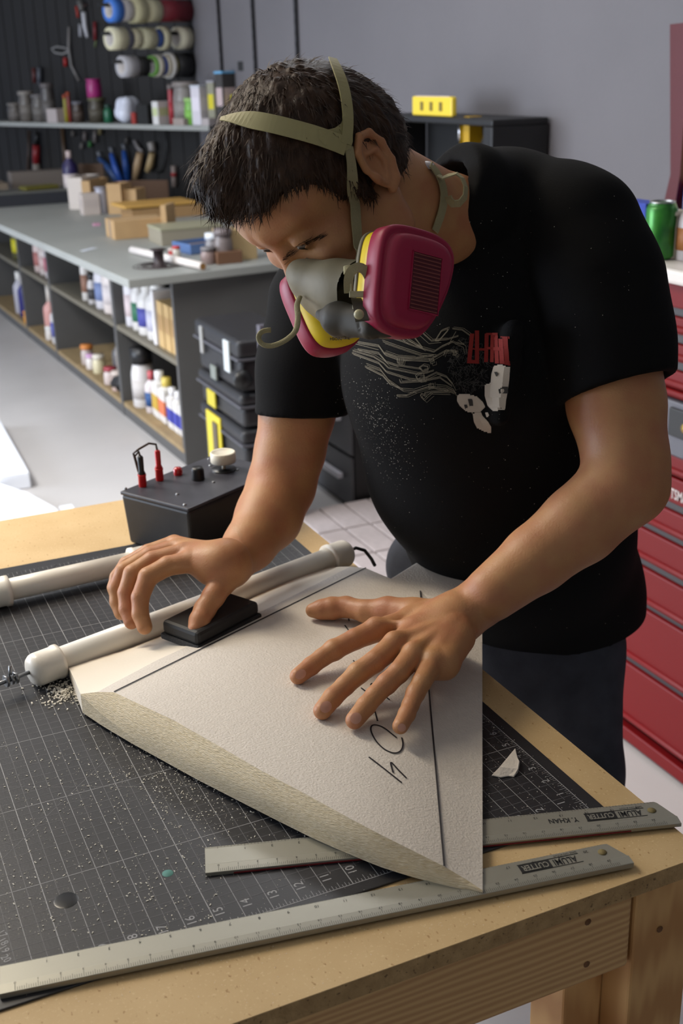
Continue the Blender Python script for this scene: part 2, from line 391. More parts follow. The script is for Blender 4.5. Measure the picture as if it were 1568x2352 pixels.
# ------------------------------------------------------------------ cutting mat
m_matb = mat('mat_black', lin((35, 35, 39)), 0.42, vary=0.22, vscale=9, bump=0.06, bscale=500)
m_line = plain((150, 150, 152), 0.6); m_line2 = plain((104, 104, 107), 0.6)
IN = 0.0254; MZ = TZ + 0.0022
mt = thing('cutting_mat', 'large black cutting mat with white inch grid covering the table', 'cutting mat', (0, 0, TZ))
MB().box((-0.46, 0.4375, 0.0011), (0.95, 0.901, 0.0022)).build('mat_sheet', m_matb, mt, 0.0008)
b = MB(); z = 0.00235
def ln(x0, y0, x1, y1, w, mi): # flat printed line
    d = Vector((x1 - x0, y1 - y0, 0)); L = d.length; d.normalize(); b.add([Vector((x0, y0, z)) + Vector((-d.y, d.x, 0)) * w * s_ + d * t for s_, t in ((-.5, 0), (.5, 0), (.5, L), (-.5, L))], [(0, 1, 2, 3)], mi)
for k in range(0, 73):
    u = k / 2
    if u > 36: break
    if k % 2 == 0: ln(-u * IN, 0 if k else -0.0, -u * IN, 34 * IN, 0.0008 if (int(u) % 5 == 0) else 0.00055, 0)
    else: ln(-u * IN, 0.85 * IN, -u * IN, 34 * IN, 0.00045, 1)
for k in range(0, 69):
    v = k / 2
    if k % 2 == 0: ln(0, v * IN, -36 * IN, v * IN, 0.0007 if (int(v) % 5 == 0) else 0.00045, 0 if int(v) % 5 == 0 else 1)
    elif k > 1: ln(-0.85 * IN, v * IN, -36 * IN, v * IN, 0.0004, 1)
for k in range(0, 36 * 8):
    L = {0: 0, 4: 0.32, 2: 0.22, 6: 0.22}.get(k % 8, 0.14)
    if L: ln(-k / 8 * IN, 0, -k / 8 * IN, L * IN, 0.0004, 0)
for k in range(0, 34 * 8):
    L = {0: 0, 4: 0.32, 2: 0.22, 6: 0.22}.get(k % 8, 0.14)
    if L: ln(0, k / 8 * IN, -L * IN, k / 8 * IN, 0.0004, 0)
for k in range(0, 36 * 4): ln(-k / 4 * IN, 34 * IN, -k / 4 * IN, 33.7 * IN, 0.0004, 0)
c0 = onz(175, 1810, MZ); c1 = onz(300, 1690, MZ); dd = (c1 - c0) / np.linalg.norm(c1 - c0); q0 = c0 - dd * 0.25; q1 = c0 + dd * 0.5; ln(q0[0], q0[1], q1[0], q1[1], 0.0005, 1)
c1 = onz(20, 1802, MZ); c0 = onz(330, 1816, MZ); ln(c0[0] + .15, c0[1] - 0.066, c1[0] - .1, c1[1] + .044, 0.0005, 1)
for u in range(1, 24):
    add_text(b, str(u), (-(u - 0.27) * IN, 0.74 * IN, z), (0, 1, 0), (-1, 0, 0), 0.0125, 0)
for v in range(1, 24):
    add_text(b, str(v), (-0.42 * IN, (v + 0.26) * IN, z), (0, 1, 0), (-1, 0, 0), 0.0115, 0)
for i, q in enumerate(((4, 2145), (7, 2163), (9, 2180), (13, 2202))):
    p = onz(*q, MZ); add_text(b, str(17 + i), (p[0], p[1], z), (0.3, -1, 0), (1, 0.3, 0), 0.009, 0)
b.build('printed_grid', [m_line, m_line2], mt, normals=False)
m_teal = plain((78, 130, 122), 0.7)
b = MB(); p = onz(385, 2006, MZ); b.lathe([(0.0052, 0.0001), (0.004, 0.0006), (0, 0.0008)], (p[0], p[1], 0.0022), n=14); b.build('teal_stain', m_teal, mt)
b = MB(); p = onz(152, 2068, MZ); b.lathe([(0.011, 0.0001), (0.009, 0.0005), (0, 0.0005)], (p[0], p[1], 0.0022), n=18); b.build('glue_stain', plain((20, 20, 22), 0.25), mt)

# ------------------------------------------------------------------ aluminium rulers
m_alu = mat('anodised_aluminium', lin((160, 158, 147)), 0.42, metal=0.55, bump=0.05, bscale=400, stretch=(1, 8, 8))
m_ink = plain((24, 24, 26), 0.6); m_redink = plain((120, 22, 30), 0.6)
def ruler(name, label, A, B, w, zbase, thick, txt_at, hand=False, red=False, ext=0.0):
    """A,B: far-edge ends (left, right) in world; w width towards the viewer"""
    A = Vector(A); B = Vector(B); X = (B - A); X.z = 0; L = X.length; X.normalize(); Y = Vector((X.y, -X.x, 0))  # Y towards viewer
    o = thing(name, label, 'ruler', (A.x, A.y, zbase), math.atan2(X.y, X.x)); L += ext
    # local: x along, -y towards viewer
    b = MB(); prof = [(0, 0), (0, 0.0022), (w * 0.10, thick * .8), (w * 0.68, thick * .8), (w * 0.72, thick), (w * .99, thick * .86), (w, thick * .8), (w, 0)]
    n = len(prof); r = 0.004
    vs = [(0, -p[0], p[1]) for p in prof] + [(L - (0.0 if p[0] > w * .7 else 0.0) - max(0, 0.012 * (1 - p[0] / (w * .7))) ** 1, -p[0], p[1]) for p in prof]
    b.add(vs, [tuple(range(n)), tuple(reversed(range(n, 2 * n)))] + [(i, n + i, n + (i + 1) % n, (i + 1) % n) for i in range(n)]); b.build('blade', m_alu, o)
    b = MB(); K = int(L / 0.001)
    def zz(y): return thick * .8 + 0.0002 if y < w * .68 else thick + 0.0003
    def tick(x, y0, y1, za, zb, t=0.00028): b.add([(x - t / 2, -y0, za), (x + t / 2, -y0, za), (x + t / 2, -y1, zb), (x - t / 2, -y1, zb)], [(0, 1, 2, 3)], 0)
    inch = 0.0254; i = 0; x = 0.012
    while x < L - 0.014:
        ln_ = 0.0052 if i % 8 == 0 else (0.0038 if i % 4 == 0 else 0.0026); s0 = 0.0004; tick(x, s0, s0 + ln_, 0.0024 + .0003, min(0.0022 + (thick * .8 - .0022) * (ln_ / (w * .1)) + .0003, thick * .8 + .0004)); 
        if i % 8 == 0 and i: add_text(b, str(i // 8), (x, -0.0085, thick * .8 + 0.0003), (-1, 0, 0), (0, -1, 0), 0.0045)
        x += inch / 8; i += 1
    i = 0; x = 0.012
    while x < L - 0.012:
        ln_ = 0.006 if i % 10 == 0 else (0.005 if i % 5 == 0 else 0.0036); y1 = w * .985; y0 = y1 - ln_
        f = lambda y: thick + (thick * .86 - thick) * (y - w * .72) / (w * .27) + 0.0003
        tick(x, y0, y1, f(y0), f(y1))
        if i % 10 == 0: add_text(b, str(i // 10), (x, -(y0 - 0.0022), f(y0)), (-1, 0, 0), (0, -1, 0), 0.0038)
        x += 0.0018; i += 1
    b.build('scale_marks', m_ink, o, normals=False)
    b = MB(); tx = (Vector(onz(*txt_at, zbase + thick)) - A).dot(X); zt = thick * .8 + 0.0003; yc = -w * 0.40
    add_text(b, 'ALUMI', (tx + 0.0145, yc, zt), (-1, 0, 0), (0, -1, 0), 0.0120, 0, True, 0.66)
    b.box((tx - 0.0145, yc, zt), (0.0300, 0.0105, 0.0002)); add_text(b, 'CUTTER', (tx - 0.0145, yc, zt + 0.0004), (-1, 0, 0), (0, -1, 0), 0.0104, 1, True, 0.66)
    for yy in (yc - 0.0060, yc + 0.0060): b.box((tx, yy, zt), (0.060, 0.0006, 0.0001))
    add_text(b, 'SAFE ON A CUT', (tx + 0.018, yc + .0085, zt), (-1, 0, 0), (0, -1, 0), 0.0032)
    if hand: add_text(b, 'Y. KHAN', (tx - 0.052, yc - 0.0005, zt), (-1, .05, 0), (0, -1, 0), 0.0098, 0, True, 0.75)
    b.build('printed_logo', [m_ink, m_alu], o, normals=False)
    b = MB(); b.lathe([(0.0042, 0), (0.0042, 0.0003), (0, 0.0003)], (L - 0.02, -w * .38, zt - .0001), n=18); b.build('hang_hole', plain((120, 106, 66), .8), o)
    if red:
        b = MB(); b.box((L * .5 - 0.012, -w - 0.0003, 0.0010), (L - 0.075, 0.0008, 0.0012)); b.build('red_pencil_line', m_redink, o)
    return o
ruler('metal_ruler', 'silver ruler under the foam wing with handwriting and a red line along its edge', onz(470, 1944, TZ + .006), onz(1528, 1836, TZ + .006), 0.0395, MZ + 0.0002, 0.0042, (1412, 1868), hand=True, red=True, ext=0.0)
ruler('metal_ruler', 'longest silver ruler lying along the near edge of the mat, no handwriting', onz(0, 2216, TZ + .006), onz(1412, 1931, TZ + .006), 0.036, MZ + 0.0004, 0.0058, (1268, 1988), ext=0.0)

# ------------------------------------------------------------------ foam wing core
m_foam = mat('white_foam', lin((212, 204, 194)), 0.75, vary=0.025, vscale=120, bump=0.42, bscale=380, coords='Object')
m_foams = mat('sanded_foam', lin((226, 216, 200)), 0.75, bump=0.08, bscale=300)
m_foamt = mat('hot_cut_foam', lin((212, 193, 156)), 0.8, col2=lin((228, 212, 182)), vscale=260, bump=0.7, bscale=420, stretch=(0.5, 0.5, 2.4))
def zw(q, z): return np.array(onz(q[0], q[1], TZ + z))
MZf = 0.0085
lowpx = [(185, 1596, .030), (235, 1642, .022), (300, 1692, .015), (375, 1742, .010), (450, 1787, .008), (540, 1834, .0075), (630, 1880, .0075), (720, 1925, .0075), (800, 1960, .0075), (870, 1988, .0078), (930, 2006, .0085), (1020, 2030, .009), (1108, 2047, .0095)]
uppx = [(262, 1590, .048), (330, 1622, .052), (400, 1655, .054), (500, 1712, .054), (600, 1770, .053), (700, 1823, .051), (800, 1878, .047), (870, 1915, .042), (940, 1950, .034), (1020, 1990, .024), (1070, 2020, .015), (1108, 2045, .0105)]
tip = [zw((840, 1305), .037), zw((965, 1358), .035), zw((1107, 1425), .0105)]
root_up = [zw(p[:2], p[2]) for p in uppx]; root_lo = [zw(p[:2], p[2]) for p in lowpx]
i2 = 9  # pen line two starts at uppx[9]
def tipat(i):
    if i <= i2: t = i / i2; return tip[0] * (1 - t) + tip[1] * t
    t = (i - i2) / (len(root_up) - 1 - i2); return tip[1] * (1 - t) + tip[2] * t
cols = []
NS = 26
def bez(a, m_, c): return [a * (1 - t) ** 2 + m_ * 2 * t * (1 - t) + c * t * t for t in np.linspace(0, 1, NS)]
le0 = [zw((150, 1522), .012), zw((286, 1492), .012), zw((430, 1437), .011), zw((557, 1380), .010), zw((643, 1323), .008), zw((700, 1296), .006)]
def poly_interp(P, n=NS):
    P = np.array(P); d = np.r_[0, np.cumsum(np.linalg.norm(np.diff(P, axis=0), axis=1))]; t = np.linspace(0, d[-1], n)
    return [np.array([np.interp(v, d, P[:, k]) for k in range(3)]) for v in t]
c_le = poly_interp(le0)
cr = poly_interp([zw((185, 1594), .031), zw((326, 1514), .034), zw((420, 1474), .034), zw((600, 1392), .030), zw((770, 1302), .020)])
lin2 = lambda a, c: [a * (1 - t) + c * t for t in np.linspace(0, 1, NS)]
c_p1 = lin2(root_up[0], tip[0])
cols = [c_le]
for t in (.33, .66): cols.append([c_le[k] * (1 - t) + cr[k] * t + np.array([0, 0, .004 * math.sin(math.pi * t)]) for k in range(NS)])
cols.append(cr)
for t in (.5,): cols.append([cr[k] * (1 - t) + c_p1[k] * t + np.array([0, 0, .0015]) for k in range(NS)])
for i in range(len(root_up)): cols.append(lin2(root_up[i], tipat(i)))
rng = np.random.default_rng(5)
for k in range(NS):
    pass
fw = thing('foam_wing', 'white foam wing core with pen lines and handwritten digits, being sanded', 'foam wing', root_lo[5] * [1, 1, 0] + np.array([0, 0, TZ]))
V = []; F = []; 
nc = len(cols)
for c in cols: V += list(c)
def vid(c, k): return c * NS + k
Fm = []
for c in range(nc - 1):
    for k in range(NS - 1): F.append((vid(c, k), vid(c + 1, k), vid(c + 1, k + 1), vid(c, k + 1))); Fm.append(1 if c < 4 else 0)
foam_top = BVHTree.FromPolygons([Vector(v) for v in V], F)
bb = MB(); bb.add(V, [f for f, q in zip(F, Fm) if q == 0], 0, True); bb.add(V, [f for f, q in zip(F, Fm) if q == 1], 1, True)
# root facet (convex, wire cut)
ru = [cols[3][0]] + [cols[4][0]] + root_up; ru = poly_interp(ru, 40); rl = poly_interp(root_lo, 40)
fv = []; ff = []
R_ = 7
for j in range(R_):
    t = j / (R_ - 1)
    for i in range(40): fv.append(rl[i] * (1 - t) + ru[i] * t + np.array([-.006, -.012, 0]) * math.sin(math.pi * t) * math.sin(math.pi * i / 39) * 0.5)
for j in range(R_ - 1):
    for i in range(39): ff.append((j * 40 + i, j * 40 + i + 1, (j + 1) * 40 + i + 1, (j + 1) * 40 + i))
bb.add(fv, ff, 2, True)
# little jagged end of the leading edge
je = [cols[0][0], cols[1][0], cols[2][0], cols[3][0]]
low = [np.array([p[0], p[1], TZ + MZf * .9]) for p in (cols[0][0], root_lo[0])]
bb.add(je + [root_lo[0], low[1], low[0]], [(0, 1, 2, 3, 4, 5, 6)], 1)
# skirts down to the underside and the underside itself
def skirt(P, z, mi):
    n = len(P); bb.add(list(P) + [np.array([p[0], p[1], z]) for p in P], [(i, i + 1, n + i + 1, n + i) for i in range(n - 1)], mi)
zb = TZ + 0.0068
skirt(rl, zb, 2); skirt(cols[0], zb, 1); skirt(cols[-1], zb, 0); skirt([c[-1] for c in cols], zb, 0)
per = [np.array([p[0], p[1], zb]) for p in list(rl) + cols[-1][1:] + [c[-1] for c in cols[::-1]][1:] + cols[0][::-1][1:]]
bb.add(per, [tuple(range(len(per)))], 0)
# pen lines are raised a hair above the foam
bb.build('foam_body', [m_foam, m_foams, m_foamt], fw, world=True, normals=False)
m_pen = plain((34, 30, 34), 0.7)
pn = MB()
def penline(px, w=0.0013, off=0.0006):
    P = []; Q = []
    for (x, y) in px:
        p, n = cast(foam_top, x, y, off)
        if p is not None: P.append(p); Q.append(n)
    for _ in range(6):
        if len(P) > 6: P = [P[0]] + [(P[i - 1] + P[i] * 2 + P[i + 1]) / 4 for i in range(1, len(P) - 1)] + [P[-1]]
    if len(P) > 1: pn.ribbon(P, Q, w, 0.0003)
def pxline(pts, step=8):
    out = []
    for a, c in zip(pts[:-1], pts[1:]):
        n = max(2, int(math.dist(a, c) / step)); out += [(a[0] + (c[0] - a[0]) * i / n, a[1] + (c[1] - a[1]) * i / n) for i in range(n)]
    return out + [pts[-1]]
pn.ribbon([Vector(p) + Vector((0, 0, .0007)) for p in c_p1], [(0, 0, 1)] * NS, 0.0017, 0.0003)
c_p2 = cols[5 + i2]; pn.ribbon([Vector(p) + Vector((0, 0, .0007)) for p in c_p2], [(0, 0, 1)] * NS, 0.0017, 0.0003)
Z7 = lambda L: [(620 + x / 2.8, 1240 + y / 2.8) for x, y in L]
for st in ([(480, 552), (522, 608)], [(500, 492), (508, 522)], [(535, 778), (552, 800)], [(585, 955), (625, 985)], [(645, 935), (655, 925)], [(750, 1018), (768, 1032)], [(672, 1100), (690, 1168)],
           [(812, 1275), (780, 1250), (740, 1215), (700, 1195), (655, 1188), (640, 1205), (650, 1245), (680, 1300), (730, 1350), (790, 1378), (835, 1372), (855, 1340), (855, 1300), (845, 1275)],
           [(635, 1400), (700, 1450), (770, 1505), (845, 1565)], [(875, 1535), (820, 1480), (768, 1420), (778, 1460), (790, 1500)]):
    penline(pxline(Z7(st), 4), 0.0016)
pn.build('pen_marks', m_pen, fw, world=True, normals=False)['label'] = 'black pen lines and handwritten characters'
# white foam offcut block behind the wing
blk = [(888, 1332), (965, 1284), (1010, 1282), (1070, 1300), (1105, 1318), (1075, 1390), (985, 1372)]
fb = thing('foam_block', 'plain white foam block lying behind the wing by his waist', 'foam block', onz(1000, 1330, TZ))
top = [onz(x, y, TZ + .034) for x, y in blk]; n = len(top)
b = MB(); b.add(top + [np.array([p[0], p[1], TZ + .0026]) for p in top], [tuple(range(n)), tuple(reversed(range(n, 2 * n)))] + [(i, (i + 1) % n, n + (i + 1) % n, n + i) for i in range(n)])
b.build('block_body', m_foam, fb, 0.004, world=True)
# torn scrap
sc = thing('foam_scrap', 'small torn triangular scrap of white foam on the mat', 'foam scrap', onz(1165, 1755, MZ))
P = [(1128, 1780), (1146, 1762), (1183, 1717), (1188, 1738), (1193, 1748), (1189, 1765), (1180, 1783), (1168, 1781), (1150, 1784)]
top = [onz(x, y, MZ + (.006 if 0 < i < 6 else .002)) for i, (x, y) in enumerate(P)]; n = len(top)
b = MB(); b.add(top + [np.array([p[0], p[1], MZ + .0002]) for p in top], [tuple(range(n)), tuple(reversed(range(n, 2 * n)))] + [(i, (i + 1) % n, n + (i + 1) % n, n + i) for i in range(n)]); b.build('scrap_body', m_foam, sc, 0.001, world=True)
# dust and crumbs (uncountable)
m_dust = plain((226, 220, 206), 0.8)
random.seed(3); b = MB()
def flake(x, y, z, s):
    a = random.uniform(0, math.pi); L = s * random.uniform(.6, 1.8); w = s * .5; X = Vector((math.cos(a), math.sin(a), 0)); Y = Vector((-X.y, X.x, 0)); c = Vector((x, y, z + s * .3))
    b.box(c, (L, w, s * .6), X=X, Y=Y, Z=(0, 0, 1))
cA = onz(410, 1760, MZ); n = 0
while n < 3400:
    t = random.random()
    if t < .52: x = random.gauss(cA[0] + .02, .06); y = random.gauss(cA[1] - .01, .07); s = random.choice([.0005, .0006, .0008, .0013])
    elif t < .78: q = onz(random.uniform(-20, 520), random.uniform(1700, 2150), MZ); x, y = q[0], q[1]; s = random.choice([.0005, .0006, .0009, .0014])
    elif t < .86: x = random.uniform(-.12, .005); y = random.uniform(0.0, .2); s = random.choice([.0004, .0005, .0007])
    else: q = onz(random.uniform(0, 1450), random.uniform(1950, 2300), MZ); x, y = q[0], q[1]; s = random.choice([.0004, .0005])
    if x > .05 or y < -.1: continue
    flake(x, y, MZ if (x < .012 and y > -.012) else TZ + .0004, s); n += 1
tag(b.build('foam_dust', m_dust, None, normals=False), 'fine white foam dust sprinkled over the black mat', 'dust', kind='stuff')
b = MB(); q = onz(150, 1592, MZ)
for i in range(420):
    r = abs(random.gauss(0, 1)); a = random.uniform(0, 6.28); s = random.choice([.0014, .002, .0028, .0009]); flake(q[0] + .022 * r * math.cos(a), q[1] + .022 * r * math.sin(a), MZ + random.uniform(0, .003) * max(0, 1 - r), s)
tag(b.build('foam_crumbs', m_dust, None, normals=False), 'little heap of white foam crumbs beside the pipe cap', 'crumbs', kind='stuff')

# ------------------------------------------------------------------ white pipes (hot wire bow)
m_pvc = mat('white_pvc', lin((236, 230, 218)), 0.32, vary=0.02, vscale=20)
m_steel = mat('zinc_steel', lin((150, 152, 155)), 0.35, metal=0.9); m_cable = plain((22, 20, 20), 0.5)
pr_ = 0.0165; zc = MZ + 0.0205
a = Vector(onz(105, 1530, zc)); c = Vector(onz(775, 1277, zc)); d = (c - a).normalized()
pp = thing('pvc_pipe', 'white plastic pipe with a bolt through its end cap, running under the foam wing', 'pipe', (a.x, a.y, MZ))
MB().tube([a, c], pr_, 28).build('tube', m_pvc, pp, world=True)
def cap(b, p, d, L=.036, r=.0205): b.lathe([(0.0, -.004), (r * .5, -.004), (r * .82, -.001), (r * .96, .003), (r, .007), (r, L - .006), (r + .0012, L - .004), (r + .0012, L), (pr_, L)], p, d, 30)
b = MB(); cap(b, a - d * .018, d); b.build('end_cap', m_pvc, pp, world=True)
b = MB(); cap(b, c + d * .018, -d); b.build('end_cap', m_pvc, pp, world=True)
b = MB(); e = a - d * .022; b.cyl(e, e - d * .062, .0026, n=10)
for t, r in ((.016, .0075), (.021, .0068), (.028, .0075)): b.tube([e - d * t, e - d * (t + .0035)], r, 6)
b.tube([e - d * .024 + Vector((0, 0, .002)), e - d * .024 + Vector((.002, .004, .016))], .0022, 8)
b.build('bolt', m_steel, pp, world=True)
b = MB(); e = c + d * .022; b.tube([e, e + d * .014 + Vector((0, 0, .002)), e + d * .026 + Vector((.002, -.006, -.004)), e + d * .032 + Vector((.003, -.016, -.016)), e + d * .034 + Vector((.0, -.03, -.021))], .0026, 8); b.build('cable', m_cable, pp, world=True)
a = Vector(onz(-70, 1375, zc)); k1 = Vector(onz(16, 1357, zc)); c = Vector(onz(300, 1292, zc)); d = (c - k1).normalized(); e = Vector(onz(352, 1277, zc))
pq = thing('pvc_pipe', 'white plastic pipe with collar fitting, at the back of the mat behind his fist', 'pipe', (k1.x, k1.y, MZ))
MB().tube([a, c], .0155, 28).build('tube', m_pvc, pq, world=True)
b = MB(); b.lathe([(.0155, 0), (.0205, 0), (.0205, .05), (.0217, .051), (.0217, .058), (.0155, .058)], k1 - d * .055, d, 30); b.build('coupling', m_pvc, pq, world=True)
b = MB(); b.lathe([(.0155, 0), (.0215, 0), (.0215, .006), (.0205, .007), (.0205, .05)], c, d, 30)
g = [c + d * .05 + d * (.022 * math.sin(t)) + Vector((-d.y, d.x, 0)) * -0.022 * (1 - math.cos(t)) for t in np.linspace(0, 1.4, 8)]; b.tube(g, .0205, 24); b.build('elbow', m_pvc, pq, world=True)

# ------------------------------------------------------------------ black power supply box
m_box = mat('black_box_plastic', lin((34, 33, 34)), 0.45, vary=0.2, vscale=30, bump=0.1, bscale=500); m_lid = mat('box_lid', lin((52, 52, 60)), 0.4, vary=0.25, vscale=25)
m_red = plain((190, 20, 20), 0.35); m_blk = plain((18, 18, 19), 0.4)
zt = TZ + .088
c_a = Vector(onz(277, 1128, zt)); c_b = Vector(onz(432, 1168, zt)); X = (c_b - c_a); LX = X.length; X.normalize(); Y = Vector((-X.y, X.x, 0)); 
LY = .215
bx = thing('power_supply_box', 'black control box with red and black plugs and white dial at far mat edge', 'control box', (*((c_a + c_b) / 2 + Y * LY / 2)[:2], TZ), math.atan2(X.y, X.x))
b = MB(); t0, t1 = .5, .47
vs = [(sx * LX * q, sy * LY * (q if q == t0 else .48), z_) for z_, q in ((.002, t1), (.082, t0)) for sx, sy in ((-1, -1), (1, -1), (1, 1), (-1, 1))]
b.add(vs, [(3, 2, 1, 0), (4, 5, 6, 7), (0, 1, 5, 4), (1, 2, 6, 5), (2, 3, 7, 6), (3, 0, 4, 7)]); b.build('case', m_box, bx, 0.004)
MB().box((0, 0, .085), (LX + .002, LY + .002, .006)).build('lid', m_lid, bx, 0.002)
Minv = Matrix.LocRotScale(bx.location, bx.rotation_euler, None).inverted()
def lb(x, y): p = Minv @ Vector(onz(x, y, zt)); return (p.x, p.y, .088)
def bpost(q, body, name):
    p = Vector(lb(*q)); b = MB(); b.lathe([(.006, 0), (.0065, .003), (.0062, .016), (.0068, .018), (.0068, .02), (0, .02)], p, n=14); b.build('binding_post', m_red, bx)
    b = MB(); b.lathe([(.0055, .02), (.0062, .021), (.0045, .025), (.0048, .047), (.003, .05), (0, .05)], p, n=12); b.build(name, body, bx); return p + Vector((0, 0, .049))
p1 = bpost((328, 1117), m_blk, 'plug'); p2 = bpost((367, 1103), m_red, 'plug')
b = MB(); b.lathe([(.0072, 0), (.0075, .009), (.005, .012), (0, .013)], lb(409, 1090), n=14); b.build('indicator_lamp', mat('red_lens', lin((170, 8, 14)), .15, coat=.5), bx)
b = MB(); b.lathe([(.0105, 0), (.010, .016), (.0085, .02), (0, .02)], lb(455, 1101), n=20); b.build('knob', m_blk, bx)
b = MB(); p = Vector(lb(514, 1079)); b.cyl(p, p + Vector((0, 0, .016)), .003, n=8); b.lathe([(.0, .013), (.0195, .013), (.0205, .015), (.0205, .029), (.0185, .031), (.017, .029), (.0, .029)], p, n=32); b.build('dial', plain((222, 216, 198), .4), bx)
b = MB(); b.lathe([(.02, 0), (.02, .002), (0, .002)], p, n=28); b.build('dial_plate', m_blk, bx)
for q in ((288, 1123), (424, 1160), (483, 1070), (545, 1080), (480, 1055), (490, 1108), (407, 1136)):
    b = MB(); b.lathe([(.0028, 0), (.0025, .002), (0, .002)], lb(*q), n=8); b.build('screw', m_steel, bx)
b = MB(); b.tube([p2, p2 + Vector((-.006, .004, .008)), (p1 + p2) / 2 + Vector((-.004, .006, .014)), p1 + Vector((-.004, .002, .010)), p1 + Vector((-.01, -.004, .004)), p1 + Vector((-.018, .01, -.03)), p1 + Vector((-.022, .03, -.075)), p1 + Vector((-.03, .05, -.13))], .0018, 7)
b.tube([p1, p1 + Vector((-.004, .002, .006)), p1 + Vector((-.012, .0, -.002)), p1 + Vector((-.020, .014, -.035)), p1 + Vector((-.03, .035, -.08)), p1 + Vector((-.035, .05, -.135))], .0018, 7); b.build('lead_wire', plain((66, 50, 42), .5), bx)
# ------------------------------------------------------------------ the person
def px(r, d): return r * d / FPX
m_skin = mat('skin', lin((184, 136, 92)), 0.48, sub=0.10, col2=lin((174, 116, 82)), vscale=26, bump=0.18, bscale=420, spec=0.4)
m_tee = mat('black_cotton', lin((17, 17, 18)), 0.9, bump=0.2, bscale=500, spec=0.15)
m_jean = mat('blue_denim', lin((62, 65, 74)), 0.85, vary=0.25, vscale=18, bump=0.4, bscale=700, spec=0.2)
HS = 1.06
Fh = np.array([-0.485, 0.849, -0.209]); Lh = np.array([0.587, 0.139, -0.797]); Uh = np.array([-0.648, -0.509, -0.566])
HF, HL, HU = [RM.T @ v for v in (Fh, Lh, Uh)]
HO = dep(752, 414, 1.27)
def H(f, l, u): return HO + HS * (HF * f + HL * l + HU * u)
HA = [HF, HL, HU]
def Hr(*r): return [HS * q for q in r]
P3 = lambda x, y, d: dep(x, y, d)
# -- joints
wrL = onz(1040, 1424, TZ + .082); elL = P3(1432, 1112, 1.38)
armL = [P3(1330, 560, 1.42), P3(1390, 760, 1.41), P3(1415, 930, 1.40), P3(1436, 1050, 1.385), P3(1428, 1118, 1.375), P3(1330, 1206, 1.375), P3(1230, 1284, 1.372), P3(1130, 1362, 1.36)]
rL = [px(128, 1.42), px(118, 1.41), px(111, 1.4), px(97, 1.385), px(96, 1.375), px(90, 1.375), px(78, 1.37), px(65, 1.36)]
armR = [P3(735, 700, 1.60), P3(705, 850, 1.61), P3(682, 950, 1.62), P3(666, 1035, 1.63), P3(646, 1115, 1.63), P3(616, 1188, 1.60), P3(574, 1250, 1.56), P3(526, 1300, 1.52)]
rR = [px(98, 1.6), px(92, 1.61), px(86, 1.62), px(80, 1.63), px(78, 1.63), px(76, 1.6), px(60, 1.56), px(48, 1.52)]
nb = P3(1085, 520, 1.42)
def skin_fill(F):
    # arms
    F.chain(armL, rL, .008); F.chain(armR, rR, .008)
    # elbow point
    F.ell(P3(1478, 1118, 1.385), [px(44, 1.38)] * 3, k=.03)
    # torso core inside the shirt (never seen, keeps the body one piece)
    F.cone(P3(1330, 570, 1.46), armR[0], px(80, 1.42), px(80, 1.6), .01)
    F.chain([P3(1120, 720, 1.55), P3(1070, 860, 1.56), P3(1110, 1080, 1.63), P3(1190, 1300, 1.81), P3(1220, 1440, 1.88)], [.09, .115, .11, .115, .12], .03)
    # neck
    F.chain([H(-.03, 0, -.03), P3(1040, 500, 1.41), P3(1160, 540, 1.52)], [.052, .046, .040], .02)
    F.cone(H(.02, .03, -.05), P3(1015, 550, 1.40), .03, .030, .03)
